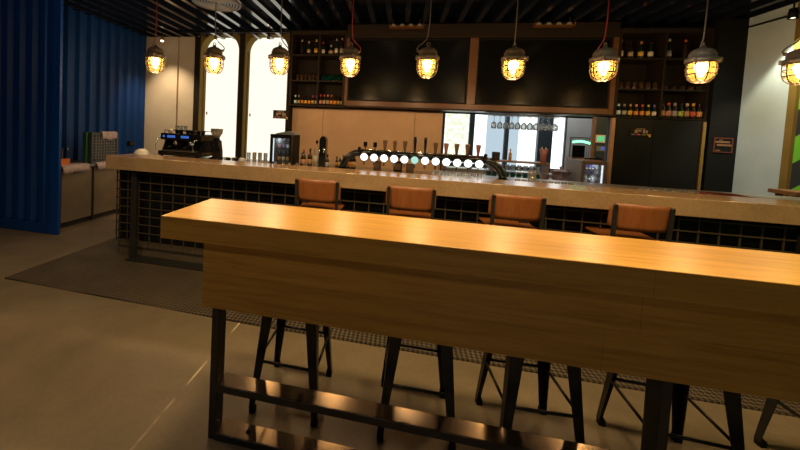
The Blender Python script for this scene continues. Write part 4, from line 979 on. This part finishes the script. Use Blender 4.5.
part('housing', MB().lathe([(0, .11), (.034, .11), (.042, .0), (.038, .0), (.03, .06), (0, .06)], n=16), 'black', s_)
part('lens', MB().lathe([(0, .03), (.036, .026), (.036, .014), (0, .004)], n=16), 'spotbulb', s_)
part('arm', MB().tube([(0, 0, .11), (0, 0, .225)], .008), 'black', s_)

# ------------------------------------------------------------------ lights
def light(kind, name, loc, energy, col, **kw):
    l = bpy.data.lights.new(name, kind); l.energy = energy; l.color = col
    for k, v in kw.items(): setattr(l, k, v)
    o = bpy.data.objects.new(name, l); COL.objects.link(o); o.location = loc
    return o
def aim(o, tgt):
    o.rotation_euler = (Vector(tgt) - o.location).to_track_quat('-Z', 'Y').to_euler()
for i, x in enumerate(lamp_xs): light('POINT', 'lamp_light', (x, 4.2, 2.13), 15.0 if i < 7 else (9.0 if i < 8 else 3.0), (1.0, 0.62, 0.30), shadow_soft_size=0.04)
for x, e in ((-3.0, 36.0), (-1.2, 112.0), (0.45, 138.0), (2.0, 80.0), (3.5, 58.0)):
    light('SPOT', 'table_light', (x, 1.80, 2.72), e*1.06, (1.0, 0.75, 0.36), shadow_soft_size=0.15, spot_size=2.6, spot_blend=0.8)
for x, e in ((-2.2, 6.0), (-0.4, 20.0), (1.31, 19.0), (2.94, 14.0)): light('POINT', 'table_glow', (x, 1.80, 2.70), e, (1.0, 0.70, 0.32), shadow_soft_size=0.16)
light('POINT', 'hall_fill', (-3.2, -0.4, 2.95), 60.0, (1.0, 0.84, 0.68), shadow_soft_size=0.15)  # unseen fill added at front left to lift apron, floor and container
o = light('AREA', 'cool_hall_fill', (1.5, -3.1, 1.7), 7.0, (0.75, 0.92, 1.0), shape='RECTANGLE', size=2.0, size_y=1.6); aim(o, (1.5, 3, 1.5))  # added cool fill before the front wall; no window stands there
o = light('SPOT', 'wall_spot', (-4.60, 5.55, 3.10), 120, (1.0, .76, .48), spot_size=1.5, spot_blend=.8, shadow_soft_size=.03); aim(o, (-4.5, 6.3, 0.5))
o = light('SPOT', 'white_wall_spot', (4.13, 4.74, 2.99), 130, (1.0, .90, .62), spot_size=1.3, spot_blend=.5, shadow_soft_size=.03); aim(o, (4.4, 5.0, 0.8))
light('POINT', 'rear_room_fill', (2.6, 6.9, 2.9), 90.0, (0.95, 0.97, 1.0), shadow_soft_size=0.2)  # fill added to brighten the dark rear room, without a fitting
o = light('SPOT', 'white_wall_fill', (0.2, 2.2, 3.1), 230, (0.70, 0.93, 1.0), spot_size=0.40, spot_blend=.6, shadow_soft_size=.3); aim(o, (4.3, 5.1, 1.75))  # added cool fill washing the white wall from near the ceiling
light('POINT', 'fridge_fill', (2.53, 5.185, 1.08), 0.10, (0.85, 0.93, 1.0), shadow_soft_size=0.02)  # point fills added inside both fridges to bring out cans and bottles
light('POINT', 'fridge_fill', (2.53, 5.185, 1.265), 0.13, (0.85, 0.93, 1.0), shadow_soft_size=0.02)
light('POINT', 'fridge_fill', (-1.42, 3.935, 1.40), 0.2, (0.85, 0.93, 1.0), shadow_soft_size=0.02)
w = bpy.data.worlds.new('World'); S.world = w; w.use_nodes = True
w.node_tree.nodes['Background'].inputs['Color'].default_value = (0.5, 0.6, 0.8, 1); w.node_tree.nodes['Background'].inputs['Strength'].default_value = 0.05

# ------------------------------------------------------------------ camera
R = ((0.97950277, 0.19526919, 0.0494396), (0.05725287, -0.03456989, -0.99776101), (-0.19312286, 0.98014023, -0.04504102))
cam = bpy.data.cameras.new('camera'); co = bpy.data.objects.new('camera', cam); COL.objects.link(co)
rot = Matrix((R[0], tuple(-v for v in R[1]), tuple(-v for v in R[2]))).transposed()
co.matrix_world = Matrix.Translation((0, 0, 1.55)) @ rot.to_4x4()
cam.sensor_width = 36.0; cam.lens = 345.0/800*36.0
cam.shift_x = (400 - 332.73)/800; cam.shift_y = (145.79 - 225)/800
cam.clip_start = 0.05; cam.clip_end = 100
S.camera = co
S.view_settings.view_transform = 'Standard'; S.view_settings.look = 'None'; S.view_settings.exposure = 0.0; S.view_settings.gamma = 1.0
S.cycles.use_denoising = True; S.cycles.max_bounces = 8; S.cycles.transparent_max_bounces = 16; S.cycles.sample_clamp_indirect = 4.0
